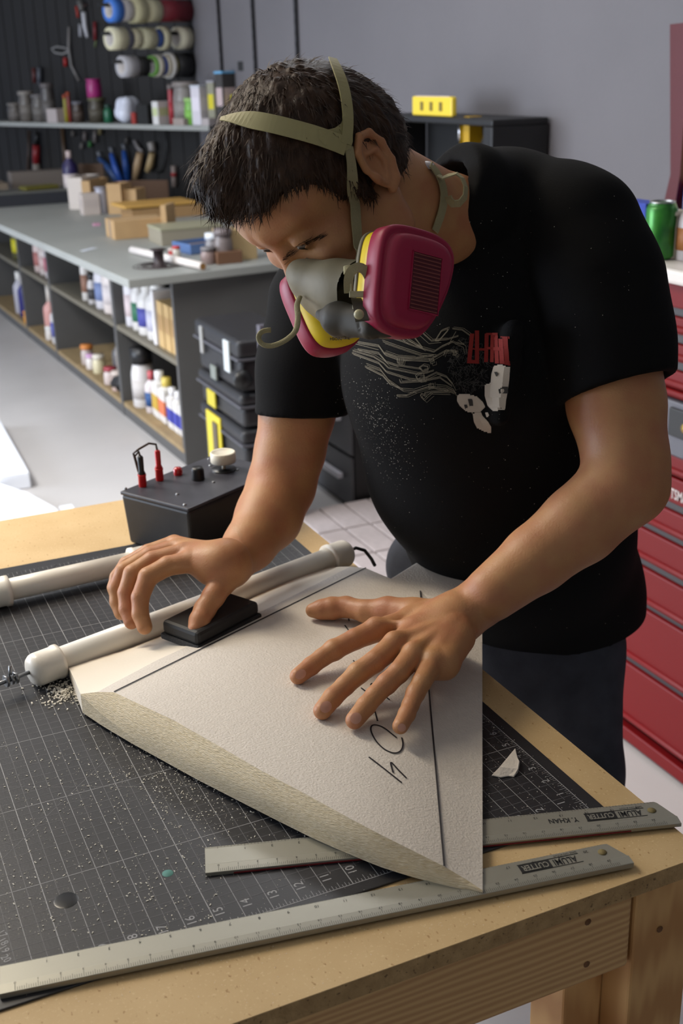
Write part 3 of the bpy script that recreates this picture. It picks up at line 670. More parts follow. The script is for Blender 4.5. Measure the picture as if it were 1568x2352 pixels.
def head_fill(F):
    F.ell(H(.002, 0, .044), Hr(.086, .074, .068), HA, k=.0)
    F.ell(H(-.034, 0, .014), Hr(.060, .068, .066), HA, k=.02)
    F.ell(H(.048, 0, .036), Hr(.052, .064, .048), HA, k=.02)
    F.ell(H(.040, 0, -.028), Hr(.055, .060, .078), HA, k=.02)
    for s in (-1, 1):
        F.cone(H(0, s * .058, -.035), H(.012, s * .055, -.062), .018 * HS, .018 * HS, .02)
        F.cone(H(.012, s * .055, -.062), H(.068, s * .012, -.088), .018 * HS, .018 * HS, .02)
        F.ell(H(.066, s * .046, -.022), Hr(.022, .020, .018), HA, k=.02)     # cheekbone
        F.cone(H(.090, s * .010, .029), H(.076, s * .046, .034), .0125 * HS, .0105 * HS, .010)    # brow ridge
        F.ell(H(.098, s * .033, .007), Hr(.016, .017, .011), HA, k=.010, op='s')     # eye socket
        F.ell(H(.0795, s * .032, .007), Hr(.0135, .0150, .0128), HA, k=.004)          # lids
        F.ell(H(.0945, s * .032, .0035), Hr(.010, .0125, .0026), HA, k=.0015, op='s')  # opening between the lids (looking down)
    F.cone(H(.084, 0, .024), H(.090, 0, -.005), .0085 * HS, .009 * HS, .009)
    F.cone(H(.090, 0, -.005), H(.104, 0, -.030), .009 * HS, .010 * HS, .006)
    for s in (-1, 1): F.ell(H(.096, s * .012, -.034), Hr(.010, .008, .007), HA, k=.005)
    F.cone(H(.092, -.018, -.068), H(.092, .018, -.068), .008, .008, .006); F.cone(H(.09, -.014, -.079), H(.09, .014, -.079), .008, .008, .004)
    F.ell(H(.078, 0, -.088), Hr(.018, .022, .016), HA, k=.012)
    # ears
    for s in (-1, 1):
        A = np.array([HF * .96 + HL * s * .25, HL * s * .93 - HF * .33, HU]); A = A / np.linalg.norm(A, axis=1)[:, None]
        c = np.array([-.008, s * .079, .002])
        def E(f, l, u): return HO + HS * (HF * (c[0]) + HL * c[1] + HU * c[2]) + HS * (A[0] * f + A[1] * l + A[2] * u)
        F.ell(E(0, .0, .004), Hr(.019, .006, .031), A, k=.004)
        F.ell(E(.003, .006, .004), Hr(.0125, .0065, .022), A, k=.003, op='s')
        pts = [E(.017, .001, .010), E(.012, .004, .028), E(-.002, .006, .035), E(-.015, .006, .027), E(-.019, .006, .010), E(-.015, .004, -.010), E(-.005, .001, -.024), E(.006, .0, -.027)]
        F.chain(pts, [.0032, .0038, .0042, .0042, .004, .0042, .0062, .0055], .003)
        F.chain([E(.003, .003, .018), E(-.008, .004, .012), E(-.008, .003, -.004), E(.002, .002, -.014)], [.0028, .003, .003, .003], .004)  # antihelix
        F.ell(E(.014, .003, -.004), Hr(.005, .004, .007), A, k=.004)   # tragus
# -- hands:  chains of (x, y, height above table) with radius in px
def hand(F, wr, palm, fingers, thumb, s, fine):
    F.chain([p for p, r in palm[0]], [r for p, r in palm[0]], .012)
    for q in palm[1:]: F.chain([p for p, r in q], [r for p, r in q], .011)
    for f in fingers: F.chain([p for p, r in f], [r for p, r in f], .0025)
    F.chain([p for p, r in thumb], [r for p, r in thumb], .005)
def K(x, y, z, r): p = onz(x, y, TZ + z - .0035); return (p, r * 1.13)
mm = .001
L_index = [K(862, 1448, .082, .0125), K(815, 1468, .079, .0107), K(770, 1491, .073, .0103), K(766, 1493, .0725, .0108), K(740, 1510, .068, .0092), K(714, 1530, .0635, .0092), K(684, 1553, .0605, .0082)]
L_mid = [K(905, 1482, .085, .0125), K(860, 1520, .082, .0107), K(822, 1546, .076, .0107), K(792, 1575, .070, .0094), K(764, 1602, .065, .0094), K(740, 1632, .0605, .0086)]
L_ring = [K(948, 1506, .082, .0122), K(915, 1545, .080, .0102), K(888, 1570, .0745, .0102), K(860, 1598, .069, .0090), K(840, 1622, .0645, .0092), K(814, 1654, .0605, .0085)]
L_pink = [K(992, 1524, .076, .0118), K(968, 1567, .074, .0092), K(954, 1592, .069, .0090), K(942, 1620, .0645, .0080), K(934, 1640, .062, .0080), K(919, 1668, .0588, .0074)]
L_thumb = [K(950, 1412, .074, .018), K(890, 1404, .071, .0155), K(840, 1404, .067, .0120), K(795, 1394, .064, .0112), K(762, 1397, .062, .0120), K(738, 1400, .0605, .0105), K(718, 1402, .0595, .0080)]
L_palm = [[K(1100, 1385, .092, .0275), K(1050, 1420, .086, .026), K(1000, 1440, .080, .024)]] + [[K(1040, 1415, .084, .022), K(950, 1428, .078, .0155), (L_index[0][0], .0125)], [K(1030, 1425, .085, .022), K(960, 1455, .081, .0165), (L_mid[0][0], .0125)],
          [K(1025, 1440, .083, .021), K(980, 1480, .078, .016), (L_ring[0][0], .0125)], [K(1030, 1455, .080, .021), K(1008, 1492, .074, .0165), (L_pink[0][0], .0118)], [K(1010, 1420, .076, .020), K(950, 1412, .072, .018)], [K(1050, 1465, .080, .018), K(1018, 1524, .072, .0145), K(998, 1530, .072, .012)]]
R_index = [K(438, 1290, .118, .0125), K(385, 1300, .116, .0110), K(340, 1325, .108, .0108), K(322, 1372, .088, .0098), K(322, 1410, .071, .0092), K(332, 1440, .058, .0085)]
R_mid = [K(420, 1272, .120, .0122), K(350, 1288, .116, .0108), K(305, 1318, .106, .0106), K(290, 1362, .085, .0096), K(292, 1398, .069, .0092), K(302, 1428, .056, .0085)]
R_ring = [K(408, 1260, .115, .0118), K(345, 1276, .110, .0102), K(285, 1312, .098, .0102), K(268, 1350, .08, .0092), K(270, 1382, .064, .0088), K(278, 1408, .052, .008)]
R_pink = [K(400, 1250, .106, .011), K(340, 1268, .100, .0092), K(290, 1296, .088, .0088), K(268, 1325, .072, .008), K(262, 1350, .060, .008), K(268, 1375, .05, .0072)]
R_thumb = [K(540, 1305, .105, .018), K(512, 1335, .097, .0145), K(490, 1370, .085, .0122), K(470, 1400, .074, .0115), K(458, 1425, .067, .0108), K(448, 1446, .061, .0085)]
R_palm = [[(armR[-1], .0275), K(520, 1292, .112, .025), K(490, 1300, .112, .022)]] + [[K(510, 1298, .112, .0215), (q[0][0], q[0][1])] for q in (R_index, R_mid, R_ring, R_pink)] + [[K(530, 1296, .110, .02), (R_thumb[0][0], .018)]]
def handL(F, k=0):
    hand(F, wrL, L_palm, [L_index, L_mid, L_ring, L_pink], L_thumb, 1, True)
    for f in (L_index, L_mid, L_ring, L_pink):
        c = f[0][0]; F.ell(np.array(c) + [0, -.001, .0075], [.0085, .0085, .0068], k=.008)
        w_ = onz(1040, 1430, TZ + .093); F.cone(np.array(c) + [0, 0, .0095], w_, .0022, .0024, .010)
def handR(F): hand(F, None, R_palm, [R_index, R_mid, R_ring, R_pink], R_thumb, 1, True)
def bbox(c, r): c = np.array(c); return c - r, c + r
F = Field((-.34, -.02, .86), (.46, .86, 1.62), .0042)
skin_fill(F); handL(F); handR(F); head_fill(F)
# the fine regions replace the coarse ones
def region(c, r): return np.array(c) - r, np.array(c) + r
hb = region(HO + HS * (HF * .02 + HU * .02), np.array([.175, .175, .175]))
lb_ = (np.minimum.reduce([k[0] for f in (L_index, L_mid, L_ring, L_pink, L_thumb) for k in f]) - .02, np.maximum.reduce([k[0] for f in (L_index, L_mid, L_ring, L_pink, L_thumb) for k in f]) + .03); lb_[1][2] += .03
rb_ = (np.minimum.reduce([k[0] for f in (R_index, R_mid, R_ring, R_pink, R_thumb) for k in f]) - .02, np.maximum.reduce([k[0] for f in (R_index, R_mid, R_ring, R_pink, R_thumb) for k in f]) + .03); rb_[1][2] += .03
parts = []
fine = [(hb, .0021), (lb_, .0013), (rb_, .0018)]
# forearms also get a finer skin
V, Fc = F.mesh(2)
cen = V[Fc].mean(1); keep = np.ones(len(Fc), bool)
for (lo, hi), h in fine: keep &= ~np.all((cen > lo + .004) & (cen < hi - .004), axis=1)
Fc = Fc[keep]; parts.append((V, Fc, 0))
for (lo, hi), h in fine:
    G = Field(lo, hi, h); skin_fill(G); handL(G); handR(G); head_fill(G)
    v, f = G.mesh(1); parts.append((v, f, 0))
person = np_mesh('person', parts, [m_skin])
tag(person, 'person in a black t-shirt and jeans leaning over the table, sanding the foam', 'person')
skin_bvh = bvh_of(parts)
# -- eyes
m_eye = mat('eye_white', lin((150, 138, 130)), .3); m_iris = plain((58, 50, 44), .2)
for s in (-1, 1):
    b = MB(); c = H(.0795, s * .032, .006); look = Vector(HF * .8 - HU * .55); prof = [(.0118 * HS * math.sin(t), .0118 * HS * math.cos(t)) for t in np.linspace(math.pi, .0, 18)]
    b.lathe(prof, c, look, 22); b.lathe([(.0058, .0105 * HS), (.0054, .0118 * HS + .0002), (0, .0122 * HS)], c, look, 16, 1); b.build('eye', [m_eye, m_iris], person, smooth=True)

# -- t-shirt
SH = []
T = Field((-.16, -.02, .78), (.60, 1.0, 1.56), .0036)
g = 0
T.chain([P3(1165, 505, 1.50), P3(1095, 640, 1.52), P3(1062, 850, 1.53), P3(1104, 1050, 1.60), P3(1192, 1200, 1.72), P3(1226, 1370, 1.85), P3(1226, 1600, 1.90)],
        [px(138, 1.5), px(222, 1.52), px(268, 1.53), px(257, 1.60), px(252, 1.72), px(240, 1.85), px(238, 1.90)], .03)
T.cone(P3(1290, 500, 1.44), P3(1150, 490, 1.50), px(130, 1.44), px(132, 1.5), .03)
T.cone(P3(1165, 495, 1.49), P3(1075, 464, 1.42), px(140, 1.5), px(128, 1.42), .02)
T.cone(P3(1060, 466, 1.42), P3(940, 476, 1.40), px(130, 1.42), px(130, 1.40), .01)
# folds
for a_, c_, r in (((1180, 760, 1.36), (1150, 960, 1.38), .014),):
    T.cone(P3(*a_), P3(*c_), r, r * .6, .02)
T.cone(P3(1160, 1010, 1.435), P3(960, 1270, 1.67), .006, .004, .012, 's')
# hem (open below)
h1, h2, h3 = P3(905, 1195, 1.86), P3(1120, 1512, 1.69), P3(1440, 1478, 1.80)
nh = np.cross(h2 - h1, h3 - h1); nh /= np.linalg.norm(nh); nh = nh if nh[2] < 0 else -nh
T.cutplane((h2 + h3) / 2, nh, .006, (np.array([-.1, .1, .7]), np.array([.7, 1.1, 1.15])))
T.chain([P3(1190, 1330, 1.80), P3(1214, 1470, 1.84), P3(1216, 1640, 1.87)], [.12, .145, .148], .0, 's')
# neck opening
T.cone(P3(900, 474, 1.38), P3(1052, 472, 1.425), px(114, 1.38), px(96, 1.43), .0, 's')
n1, n2, n3 = P3(1088, 400, 1.36), P3(1022, 612, 1.36), P3(968, 365, 1.47)
nn = np.cross(n2 - n1, n3 - n1); nn /= np.linalg.norm(nn); nn = nn if nn @ (P3(900, 480, 1.38) - n1) > 0 else -nn
cb_ = [P3(980, 470, 1.42) - .17, P3(980, 470, 1.42) + .17]; cb_[0][2] = P3(1040, 625, 1.38)[2]
T.cutplane(n1, nn, .003, cb_)
T.cone(P3(1120, 640, 1.53), P3(820, 740, 1.6), px(130, 1.5), px(130, 1.6), .03)
# sleeves
def sleeve(path, rad, hol, a, c, ax, cen):
    S_ = Field(T.lo, T.lo + T.h * (T.n - 1.5), T.h)
    S_.chain(path, rad, .03)
    u = (c - a) / np.linalg.norm(c - a); n = ax - u * (ax @ u); m_ = (a + c) / 2
    S_.cutplane(m_, n); S_.cone(cen - ax * .03, cen + ax * .08, hol, hol, .0, 's')
    return S_
ax = (armL[2] - armL[1]); ax /= np.linalg.norm(ax)
a, c = P3(1300, 925, 1.40), P3(1552, 858, 1.40)
s1 = sleeve([P3(1330, 530, 1.42), P3(1370, 650, 1.41), P3(1395, 780, 1.405), P3(1427, 980, 1.40)], [px(142, 1.42), px(142, 1.41), px(140, 1.405), px(137, 1.4)], px(116, 1.4), a, c, ax, P3(1421, 940, 1.401))
axr = armR[3] - armR[1]; axr /= np.linalg.norm(axr)
a2, c2 = P3(596, 950, 1.62), P3(786, 954, 1.62)
s2 = sleeve([P3(750, 705, 1.60), P3(710, 840, 1.61), P3(680, 1010, 1.62)], [px(138, 1.6), px(112, 1.61), px(102, 1.62)], px(86, 1.62), a2, c2, axr, P3(686, 965, 1.62))
full = tuple(slice(0, q) for q in T.n)
for S_ in (s1, s2): T.comb(full, S_.a, .012, 'u')
V, Fc = T.mesh(4)
tee_parts = [(V, Fc, 0)]
tee = np_mesh('t_shirt', tee_parts, [m_tee], person); tee['label'] = 'black crew neck t-shirt with printed drawing'
tee_bvh = bvh_of(tee_parts)

# -- jeans and shoes
J = Field((-.12, -.02, .0), (.66, 1.1, 1.12), .007)
hipL = P3(1310, 1500, 1.78); hipR = P3(1080, 1440, 1.90)
ftL = np.array([.37, .42, .06]); ftR = np.array([.44, .82, .06])
J.chain([P3(1180, 1300, 1.81), P3(1195, 1400, 1.83), P3(1200, 1470, 1.84)], [.138, .150, .158], .02)
J.ell(P3(985, 1300, 1.88), [px(100, 1.88)] * 3, k=.03)
kneeL = hipL * .45 + ftL * .55 + np.array([-.02, -.01, 0]); kneeR = hipR * .45 + ftR * .55 + np.array([-.02, 0, 0])
J.chain([hipL, hipL * .5 + kneeL * .5, kneeL, ftL], [px(118, 1.78), px(108, 1.78), .068, .058], .02); J.chain([hipR, hipR * .5 + kneeR * .5, kneeR, ftR], [.088, .078, .062, .058], .02)
J.cutplane((0, 0, .035), (0, 0, -1), .0)
V, Fc = J.mesh(2); np_mesh('jeans', [(V, Fc, 0)], [m_jean], person)
for ft in (ftL, ftR):
    S_ = Field(ft + [-.24, -.12, -.07], ft + [.12, .12, .08], .006)
    S_.chain([ft + [.03, 0, -.02], ft + [-.07, 0, -.03], ft + [-.15, -.01, -.035]], [.045, .042, .034], .02); S_.cutplane((0, 0, .0005), (0, 0, -1), .0)
    V, Fc = S_.mesh(2); np_mesh('shoe', [(V, Fc, 0)], [plain((28, 28, 30), .6)], person)
# ------------------------------------------------------------------ hair
m_hair = mat('dark_brown_hair', lin((52, 34, 21)), 0.5, vary=0.35, vscale=90, spec=0.25, bump=0.5, bscale=160)
hd = [H(.075, 0, .075)]; dF = float((RM @ (hd[0] - CP))[2])
G = Field(HO - .17, HO + .17, .0024)
G.ell(H(.004, 0, .050), Hr(.090, .082, .076), HA, k=0)
G.ell(H(-.036, 0, .012), Hr(.066, .075, .072), HA, k=.02)
G.ell(H(.044, 0, .050), Hr(.054, .070, .042), HA, k=.02)
# forelock
G.chain([P3(615, 330, dF + .03), P3(550, 350, dF - .002), P3(508, 398, dF), P3(512, 440, dF + .005)], [.034, .026, .023, .015], .02)
G.chain([P3(580, 360, dF), P3(545, 420, dF - .01), P3(560, 450, dF - .005)], [.03, .018, .008], .015)
# side hair and sideburn
G.cone(H(.022, .066, .030), H(.016, .072, .000), .014, .008, .01); G.cone(H(.014, .072, .0), H(.013, .071, -.018), .007, .003, .006)
# carve the face and neck
G.ell(H(.128, 0, -.012), Hr(.075, .11, .080), HA, k=.010, op='s')
G.ell(H(.088, .070, .012), Hr(.048, .05, .052), HA, k=.010, op='s')
G.ell(H(.010, 0, -.110), Hr(.13, .12, .078), HA, k=.006, op='s')
for s in (-1, 1): G.ell(H(-.004, s * .092, -.004), Hr(.024, .022, .036), HA, k=.004, op='s')
V, Fc = G.mesh(1)
rng = np.random.default_rng(11)
# clumps: displace along a flow-aligned noise
def flow(P):
    q = (P - HO) / HS; f = q @ HF; l = q @ HL; u = q @ HU
    d = HF[None] * (0.9 + 0 * f[:, None]) + HL[None] * (l / .08)[:, None] * .35 + HU[None] * (-.55 + .5 * np.clip((f - .05) / .05, 0, 1))[:, None]
    back = np.clip((-.01 - f) / .05, 0, 1)[:, None]
    d = d * (1 - back) + (-HU[None] * 1.0 - HF[None] * .25) * back
    side = np.clip((np.abs(l) - .055) / .02, 0, 1)[:, None]
    d = d * (1 - side * .7) + (-HU[None] * .8 + HF[None] * .45) * side * .7
    return d / np.linalg.norm(d, axis=1)[:, None]
tri = V[Fc]; fn = np.cross(tri[:, 2] - tri[:, 0], tri[:, 3] - tri[:, 1]); ar = np.linalg.norm(fn, axis=1); fn /= ar[:, None] + 1e-12
cc = tri.mean(1)
if ((cc - HO) * fn).sum() < 0: fn = -fn
V2 = V.copy()
seeds = cc[rng.choice(len(cc), 420, p=ar / ar.sum())]; sd = flow(seeds)
vn = V - HO; vn /= np.linalg.norm(vn, axis=1)[:, None]
disp = np.zeros(len(V))
for c_, d_ in zip(seeds, sd):
    w = V - c_; t = w @ d_; r2 = (w * w).sum(1) - t * t
    disp = np.maximum(disp, np.exp(-r2 / .004 ** 2) * np.exp(-(t / .014) ** 2) * .0032)
V2 += vn * disp[:, None]
hair_v, hair_f = V2, Fc
# strands
N_ = 11000; pick = rng.choice(len(cc), N_, p=ar / ar.sum()); sv = []; sf = []
P0 = cc[pick]; nr = fn[pick]; dr = flow(P0)
q = (P0 - HO) / HS; f_ = q @ HF; u_ = q @ HU; l_ = np.abs(q @ HL)
front = np.clip((f_ - .045) / .04, 0, 1) * np.clip((u_ - .04) / .04, 0, 1)
hl = -1
for i in range(N_):
    n = nr[i]; d = dr[i] - n * (dr[i] @ n); d /= np.linalg.norm(d) + 1e-9
    j = rng.normal(size=3) * .22; lift = .22 + .35 * front[i] + rng.random() * .18
    d1 = d + n * lift + j; d1 /= np.linalg.norm(d1); d2 = d + n * (lift * .2) + j * 1.3 + np.array([0, 0, -.25]); d2 /= np.linalg.norm(d2)
    L = rng.uniform(.008, .018) * (1 + .7 * front[i]); w = rng.uniform(.0004, .0010)
    b_ = np.cross(d, n); b_ /= np.linalg.norm(b_) + 1e-9
    p = P0[i] - n * .001; m1 = p + d1 * L * .55; e = m1 + d2 * L * .55; o = len(sv)
    sv += [p - b_ * w, p + b_ * w, m1 + b_ * w * .8, m1 - b_ * w * .8, e + b_ * w * .12, e - b_ * w * .12]; sf += [(o, o + 1, o + 2, o + 3), (o + 3, o + 2, o + 4, o + 5)]
hair = np_mesh('hair', [(hair_v, hair_f, 0), (np.array(sv), np.array(sf), 0)], [m_hair], person); hair['label'] = 'short dark brown hair with a forelock'
hair_parts = [(V, Fc, 0)]; hh_bvh = bvh_of(hair_parts + parts)
# eyebrow and stubble-free brow hairs
b = MB()
for i in range(110):
    t = rng.random(); x = 650 + 92 * t + rng.normal() * 1.5; y = 596 - 50 * t - 10 * math.sin(t * 3.1) + rng.normal() * 4.2 * (1 - .5 * t)
    p, n = cast(skin_bvh, x, y, .0008)
    if p is None: continue
    q_, n2 = cast(skin_bvh, x + 13 + rng.normal() * 2, y - 8 - rng.normal() * 2.5, .0016)
    if q_ is None or (q_ - p).length > .02: continue
    w = .00025; bn = (q_ - p).cross(n).normalized() * w; b.add([p - bn, p + bn, q_ + bn * .2, q_ - bn * .2], [(0, 1, 2, 3)])
b.build('eyebrow', m_hair, person, normals=False)
# finger nails
m_nail = plain((198, 146, 124), .28)
for (x, y, rx, ry, ang) in ((690, 1549, 13, 10, 2.5), (748, 1624, 14, 12, 2.25), (817, 1650, 13, 12, 2.2), (922, 1671, 9, 9, 2.0)):
    ring = []; n0 = None
    for k in range(15):
        a = 2 * math.pi * k / 14; rr = 0 if k == 14 else 1; ex, ey = rx * rr * math.cos(a), ry * rr * math.sin(a)
        p, n = cast(skin_bvh, x + ex * math.cos(ang) - ey * math.sin(ang), y + ex * math.sin(ang) + ey * math.cos(ang), .0007)
        ring.append(p)
    if all(p is not None for p in ring):
        b = MB(); b.add(ring, [(k, (k + 1) % 14, 14) for k in range(14)], 0, True); b.build('fingernail', m_nail, person, normals=False)

# ------------------------------------------------------------------ print on the t-shirt
m_pw = plain((196, 186, 172), .8); m_pl = plain((138, 130, 112), .8); m_pr = plain((132, 24, 16), .8); m_pg = plain((62, 60, 58), .9)
pr = MB()
Z5 = lambda L: [(800 + x / 3.564, 700 + y / 3.564) for x, y in L]
def stroke(L, w=.0007, mi=0, step=5):
    run = []
    for (x, y) in pxline(Z5(L), step) + [None]:
        p, n = cast(tee_bvh, x, y, .0009) if False else (None, None)
def stroke(L, w=.00042, mi=0, step=5):
    P = []; Q = []
    for (x, y) in pxline(Z5(L), step):
        p, n = cast(tee_bvh, x, y, .0008)
        if p is None or (P and (p - P[-1]).length > .03):
            if len(P) > 1: pr.ribbon(P, Q, w, .0002, mi)
            P, Q = [], []; 
            if p is None: continue
        P.append(p); Q.append(n)
    if len(P) > 1: pr.ribbon(P, Q, w, .0002, mi)
def blob(L, mi, off=.0010, n=9):
    """fill a closed outline by scan strips laid on the cloth"""
    P = Z5(L); ys = [p[1] for p in P]; y = min(ys)
    st = 2.6
    while y < max(ys):
        xs = []
        for a_, c_ in zip(P, P[1:] + P[:1]):
            if (a_[1] <= y) != (c_[1] <= y): xs.append(a_[0] + (y - a_[1]) * (c_[0] - a_[0]) / (c_[1] - a_[1]))
        xs.sort()
        for x0, x1 in zip(xs[::2], xs[1::2]):
            k = max(1, int((x1 - x0) / 12)); row = [[], []]
            for i in range(k + 1):
                for r_, yy in enumerate((y, y + st)): row[r_].append(cast(tee_bvh, x0 + (x1 - x0) * i / k, yy, off)[0])
            for i in range(k):
                q4 = [row[0][i], row[0][i + 1], row[1][i + 1], row[1][i]]
                if all(v is not None for v in q4) and max((q4[0] - v).length for v in q4) < .03: pr.add(q4, [(0, 1, 2, 3)], mi)
        y += st
random.seed(8)
base = [[(70, 300), (250, 330), (300, 400), (410, 440), (680, 440), (800, 370), (900, 380)], [(60, 322), (250, 370)], [(40, 380), (210, 430), (290, 480), (330, 520), (560, 570), (640, 560), (700, 540)], [(80, 360), (250, 390), (310, 460), (400, 490), (600, 520)],
        [(35, 390), (250, 470), (310, 540), (500, 600), (600, 610), (720, 550), (800, 580), (850, 640)], [(150, 480), (260, 520), (330, 610), (430, 680), (540, 690), (660, 650)], [(140, 500), (280, 570), (340, 640), (450, 690)],
        [(400, 735), (480, 735), (560, 700), (680, 665), (800, 690), (870, 720)], [(400, 748), (480, 740)], [(400, 735), (400, 748)], [(590, 740), (620, 770), (650, 740), (680, 715), (830, 720)], [(590, 740), (600, 722), (630, 735), (625, 715), (680, 705), (820, 700)],
        [(310, 260), (430, 300), (560, 350), (700, 390), (760, 350), (850, 310), (950, 330)], [(280, 290), (420, 340), (600, 400), (720, 410)], [(560, 230), (660, 320), (760, 310)], [(580, 210), (680, 300), (800, 290), (900, 260)], [(710, 300), (760, 220), (815, 200), (810, 220), (740, 300), (710, 300)],
        [(850, 200), (930, 210), (1000, 260), (990, 300)], [(880, 220), (840, 290), (820, 330)], [(430, 250), (520, 310), (600, 350)], [(450, 250), (560, 320), (610, 350), (530, 250)], [(400, 250), (500, 330)], [(300, 395), (400, 430), (540, 440), (700, 420)],
        [(400, 440), (405, 470), (450, 475), (455, 440), (400, 440)], [(420, 440), (425, 470)], [(440, 440), (440, 470)], [(455, 455), (660, 465)], [(660, 440), (670, 470), (700, 460), (695, 435), (660, 440)], [(580, 520), (610, 500), (650, 510), (655, 535), (610, 545), (580, 520)],
        [(550, 580), (570, 560), (620, 565), (615, 600), (570, 605), (550, 580)], [(420, 615), (430, 640), (600, 630), (750, 600), (850, 670)], [(800, 590), (850, 640), (880, 700)], [(660, 655), (660, 690), (700, 685), (698, 650), (660, 655)], [(720, 650), (800, 660), (860, 690), (880, 730)],
        [(780, 410), (790, 380), (850, 370), (885, 385), (880, 410), (850, 405)], [(855, 375), (870, 370), (885, 385), (870, 400), (855, 395), (855, 375)], [(900, 290), (960, 340), (970, 400)], [(870, 320), (940, 350), (950, 400)]]
for L in base:
    stroke(L); j = random.choice([(0, 9), (0, -8), (5, 14)]); 
    if len(L) > 3: stroke([(x + j[0], y + j[1]) for x, y in L]); stroke([(x + j[0] * 2.2 + 12, y + j[1] * 2.1) for x, y in L[:-1]], .0003)
for i in range(330): # scribbled grey hatching
    a = random.uniform(0, 6.28); r = random.random() ** .5; cx, cy = 985 + 165 * r * math.cos(a), 480 + 230 * r * math.sin(a); t = random.uniform(0, 3.14); L = random.uniform(20, 55)
    if cx > 1335: continue
    stroke([(cx, cy), (cx + L * math.cos(t), cy + L * math.sin(t))], .0004, 3, 8)
blob([(1190, 500), (1215, 492), (1245, 480), (1290, 500), (1322, 500), (1310, 640), (1290, 760), (1280, 850), (1225, 860), (1185, 862), (1140, 820), (1115, 740), (1115, 650), (1165, 635), (1172, 560)], 1)
blob([(890, 740), (915, 720), (990, 728), (1050, 745), (1100, 790), (1120, 830), (1080, 870), (1010, 878), (960, 865), (910, 820), (888, 780)], 1)
blob([(1015, 880), (1060, 878), (1085, 870), (1095, 900), (1145, 950), (1168, 990), (1165, 1045), (1110, 1030), (1050, 1000), (1025, 950)], 1)
blob([(1120, 880), (1140, 870), (1158, 905), (1130, 910)], 1)
blob([(1196, 545), (1215, 540), (1235, 560), (1215, 585)], 3, .0016); blob([(1230, 690), (1260, 668), (1302, 660), (1302, 720), (1240, 725)], 3, .0016); blob([(975, 760), (1015, 770), (1020, 820), (990, 825)], 3, .0016); blob([(945, 815), (965, 805), (978, 830), (955, 845)], 3, .0016)
for (x0, y0, x1, y1) in ((1010, 240, 985, 480), (1050, 215, 1050, 475), (1130, 240, 1125, 465), (1180, 240, 1178, 470), (1215, 250, 1222, 480), (1255, 280, 1262, 480), (1290, 260, 1300, 490)):
    blob([(x0 - 17, y0), (x0 + 17, y0), (x1 + 17, y1), (x1 - 17, y1)], 2, .0019)
for (x0, y0, x1, y1) in ((1125, 225, 1230, 255), (1130, 340, 1250, 372), (985, 445, 1060, 480), (1255, 250, 1320, 275), (1270, 450, 1322, 490), (1000, 350, 1120, 372)):
    blob([(x0, y0), (x1, y0 + 8), (x1, y1), (x0, y1 - 8)], 2, .0019)
pr.build('printed_drawing', [m_pl, m_pw, m_pr, m_pg], tee, normals=False)
# foam specks on the cloth
b = MB()
for i in range(800):
    if random.random() < .7: x = random.gauss(870, 42); y = 980 + (x - 870) * .9 + random.gauss(0, 55)
    else: x = random.uniform(800, 1450); y = random.uniform(450, 1450)
    p, n = cast(tee_bvh, x, y, .0006)
    if p is None: continue
    s_ = random.choice([.0003, .0004, .0007]); X_ = n.orthogonal().normalized(); Y_ = n.cross(X_); a = random.uniform(0, 3); c_, d_ = X_ * math.cos(a) + Y_ * math.sin(a), Y_ * math.cos(a) - X_ * math.sin(a)
    b.add([p - c_ * s_, p + d_ * s_ * .5, p + c_ * s_, p - d_ * s_ * .5], [(0, 1, 2, 3)])
o = b.build('foam_specks', m_dust, person, normals=False); o['kind'] = 'stuff'
# neck label inside the collar
b = MB(); q = [P3(1018, 383, 1.50), P3(1046, 362, 1.52), P3(1068, 398, 1.52), P3(1034, 404, 1.50)]; n = Vector((0, 0, 1)); b.add(q + [v + np.array([.001, .001, 0]) for v in q], [(0, 1, 2, 3), (7, 6, 5, 4), (0, 4, 5, 1), (1, 5, 6, 2), (2, 6, 7, 3), (3, 7, 4, 0)]); b.build('collar_label', plain((176, 170, 168), .8), person)

# ------------------------------------------------------------------ respirator
m_grey = mat('grey_rubber', lin((124, 114, 88)), 0.6, bump=0.06, bscale=200); m_dgrey = mat('dark_grey_plastic', lin((54, 50, 40)), 0.6)
m_pink = mat('magenta_plastic', lin((156, 22, 62)), 0.45, bump=0.05, bscale=120); m_yel = plain((236, 204, 28), 0.45); m_strap = mat('cream_elastic', lin((160, 152, 116)), 0.85, bump=0.5, bscale=900); m_cradle = mat('cream_plastic', lin((160, 152, 106)), 0.5)
m_gril = plain((112, 52, 50), .7)
rp = thing('respirator', 'half-face respirator with magenta cartridges and cream straps worn by the person', 'respirator', H(.1, 0, -.06))
# face piece
R_ = Field(H(.07, 0, -.06) - .13, H(.07, 0, -.06) + .13, .0022)
def mk(x, y, d): return P3(x, y, d)
R_.chain([P3(688, 628, 1.235), P3(735, 660, 1.225), P3(770, 700, 1.225)], [px(30, 1.23), px(48, 1.23), px(50, 1.23)], .015)
R_.chain([P3(700, 636, 1.22), P3(770, 640, 1.19), P3(838, 655, 1.165)], [px(30, 1.22), px(34, 1.19), px(40, 1.165)], .02)
R_.cone(P3(735, 684, 1.23), P3(800, 716, 1.215), px(30, 1.23), px(36, 1.2), .015)
R_.cone(P3(785, 660, 1.185), P3(850, 662, 1.17), px(40, 1.18), px(38, 1.17), .015)
R_.cone(P3(880, 640, 1.15), P3(770, 680, 1.20), px(50, 1.15), px(48, 1.2), .02)
R_.ell(P3(800, 712, 1.19), [px(44, 1.2)] * 3, k=.02)
V, Fc = R_.mesh(2); np_mesh('face_piece', [(V, Fc, 0)], [m_grey], rp); mask_bvh = bvh_of([(V, Fc, 0)] + parts + hair_parts)
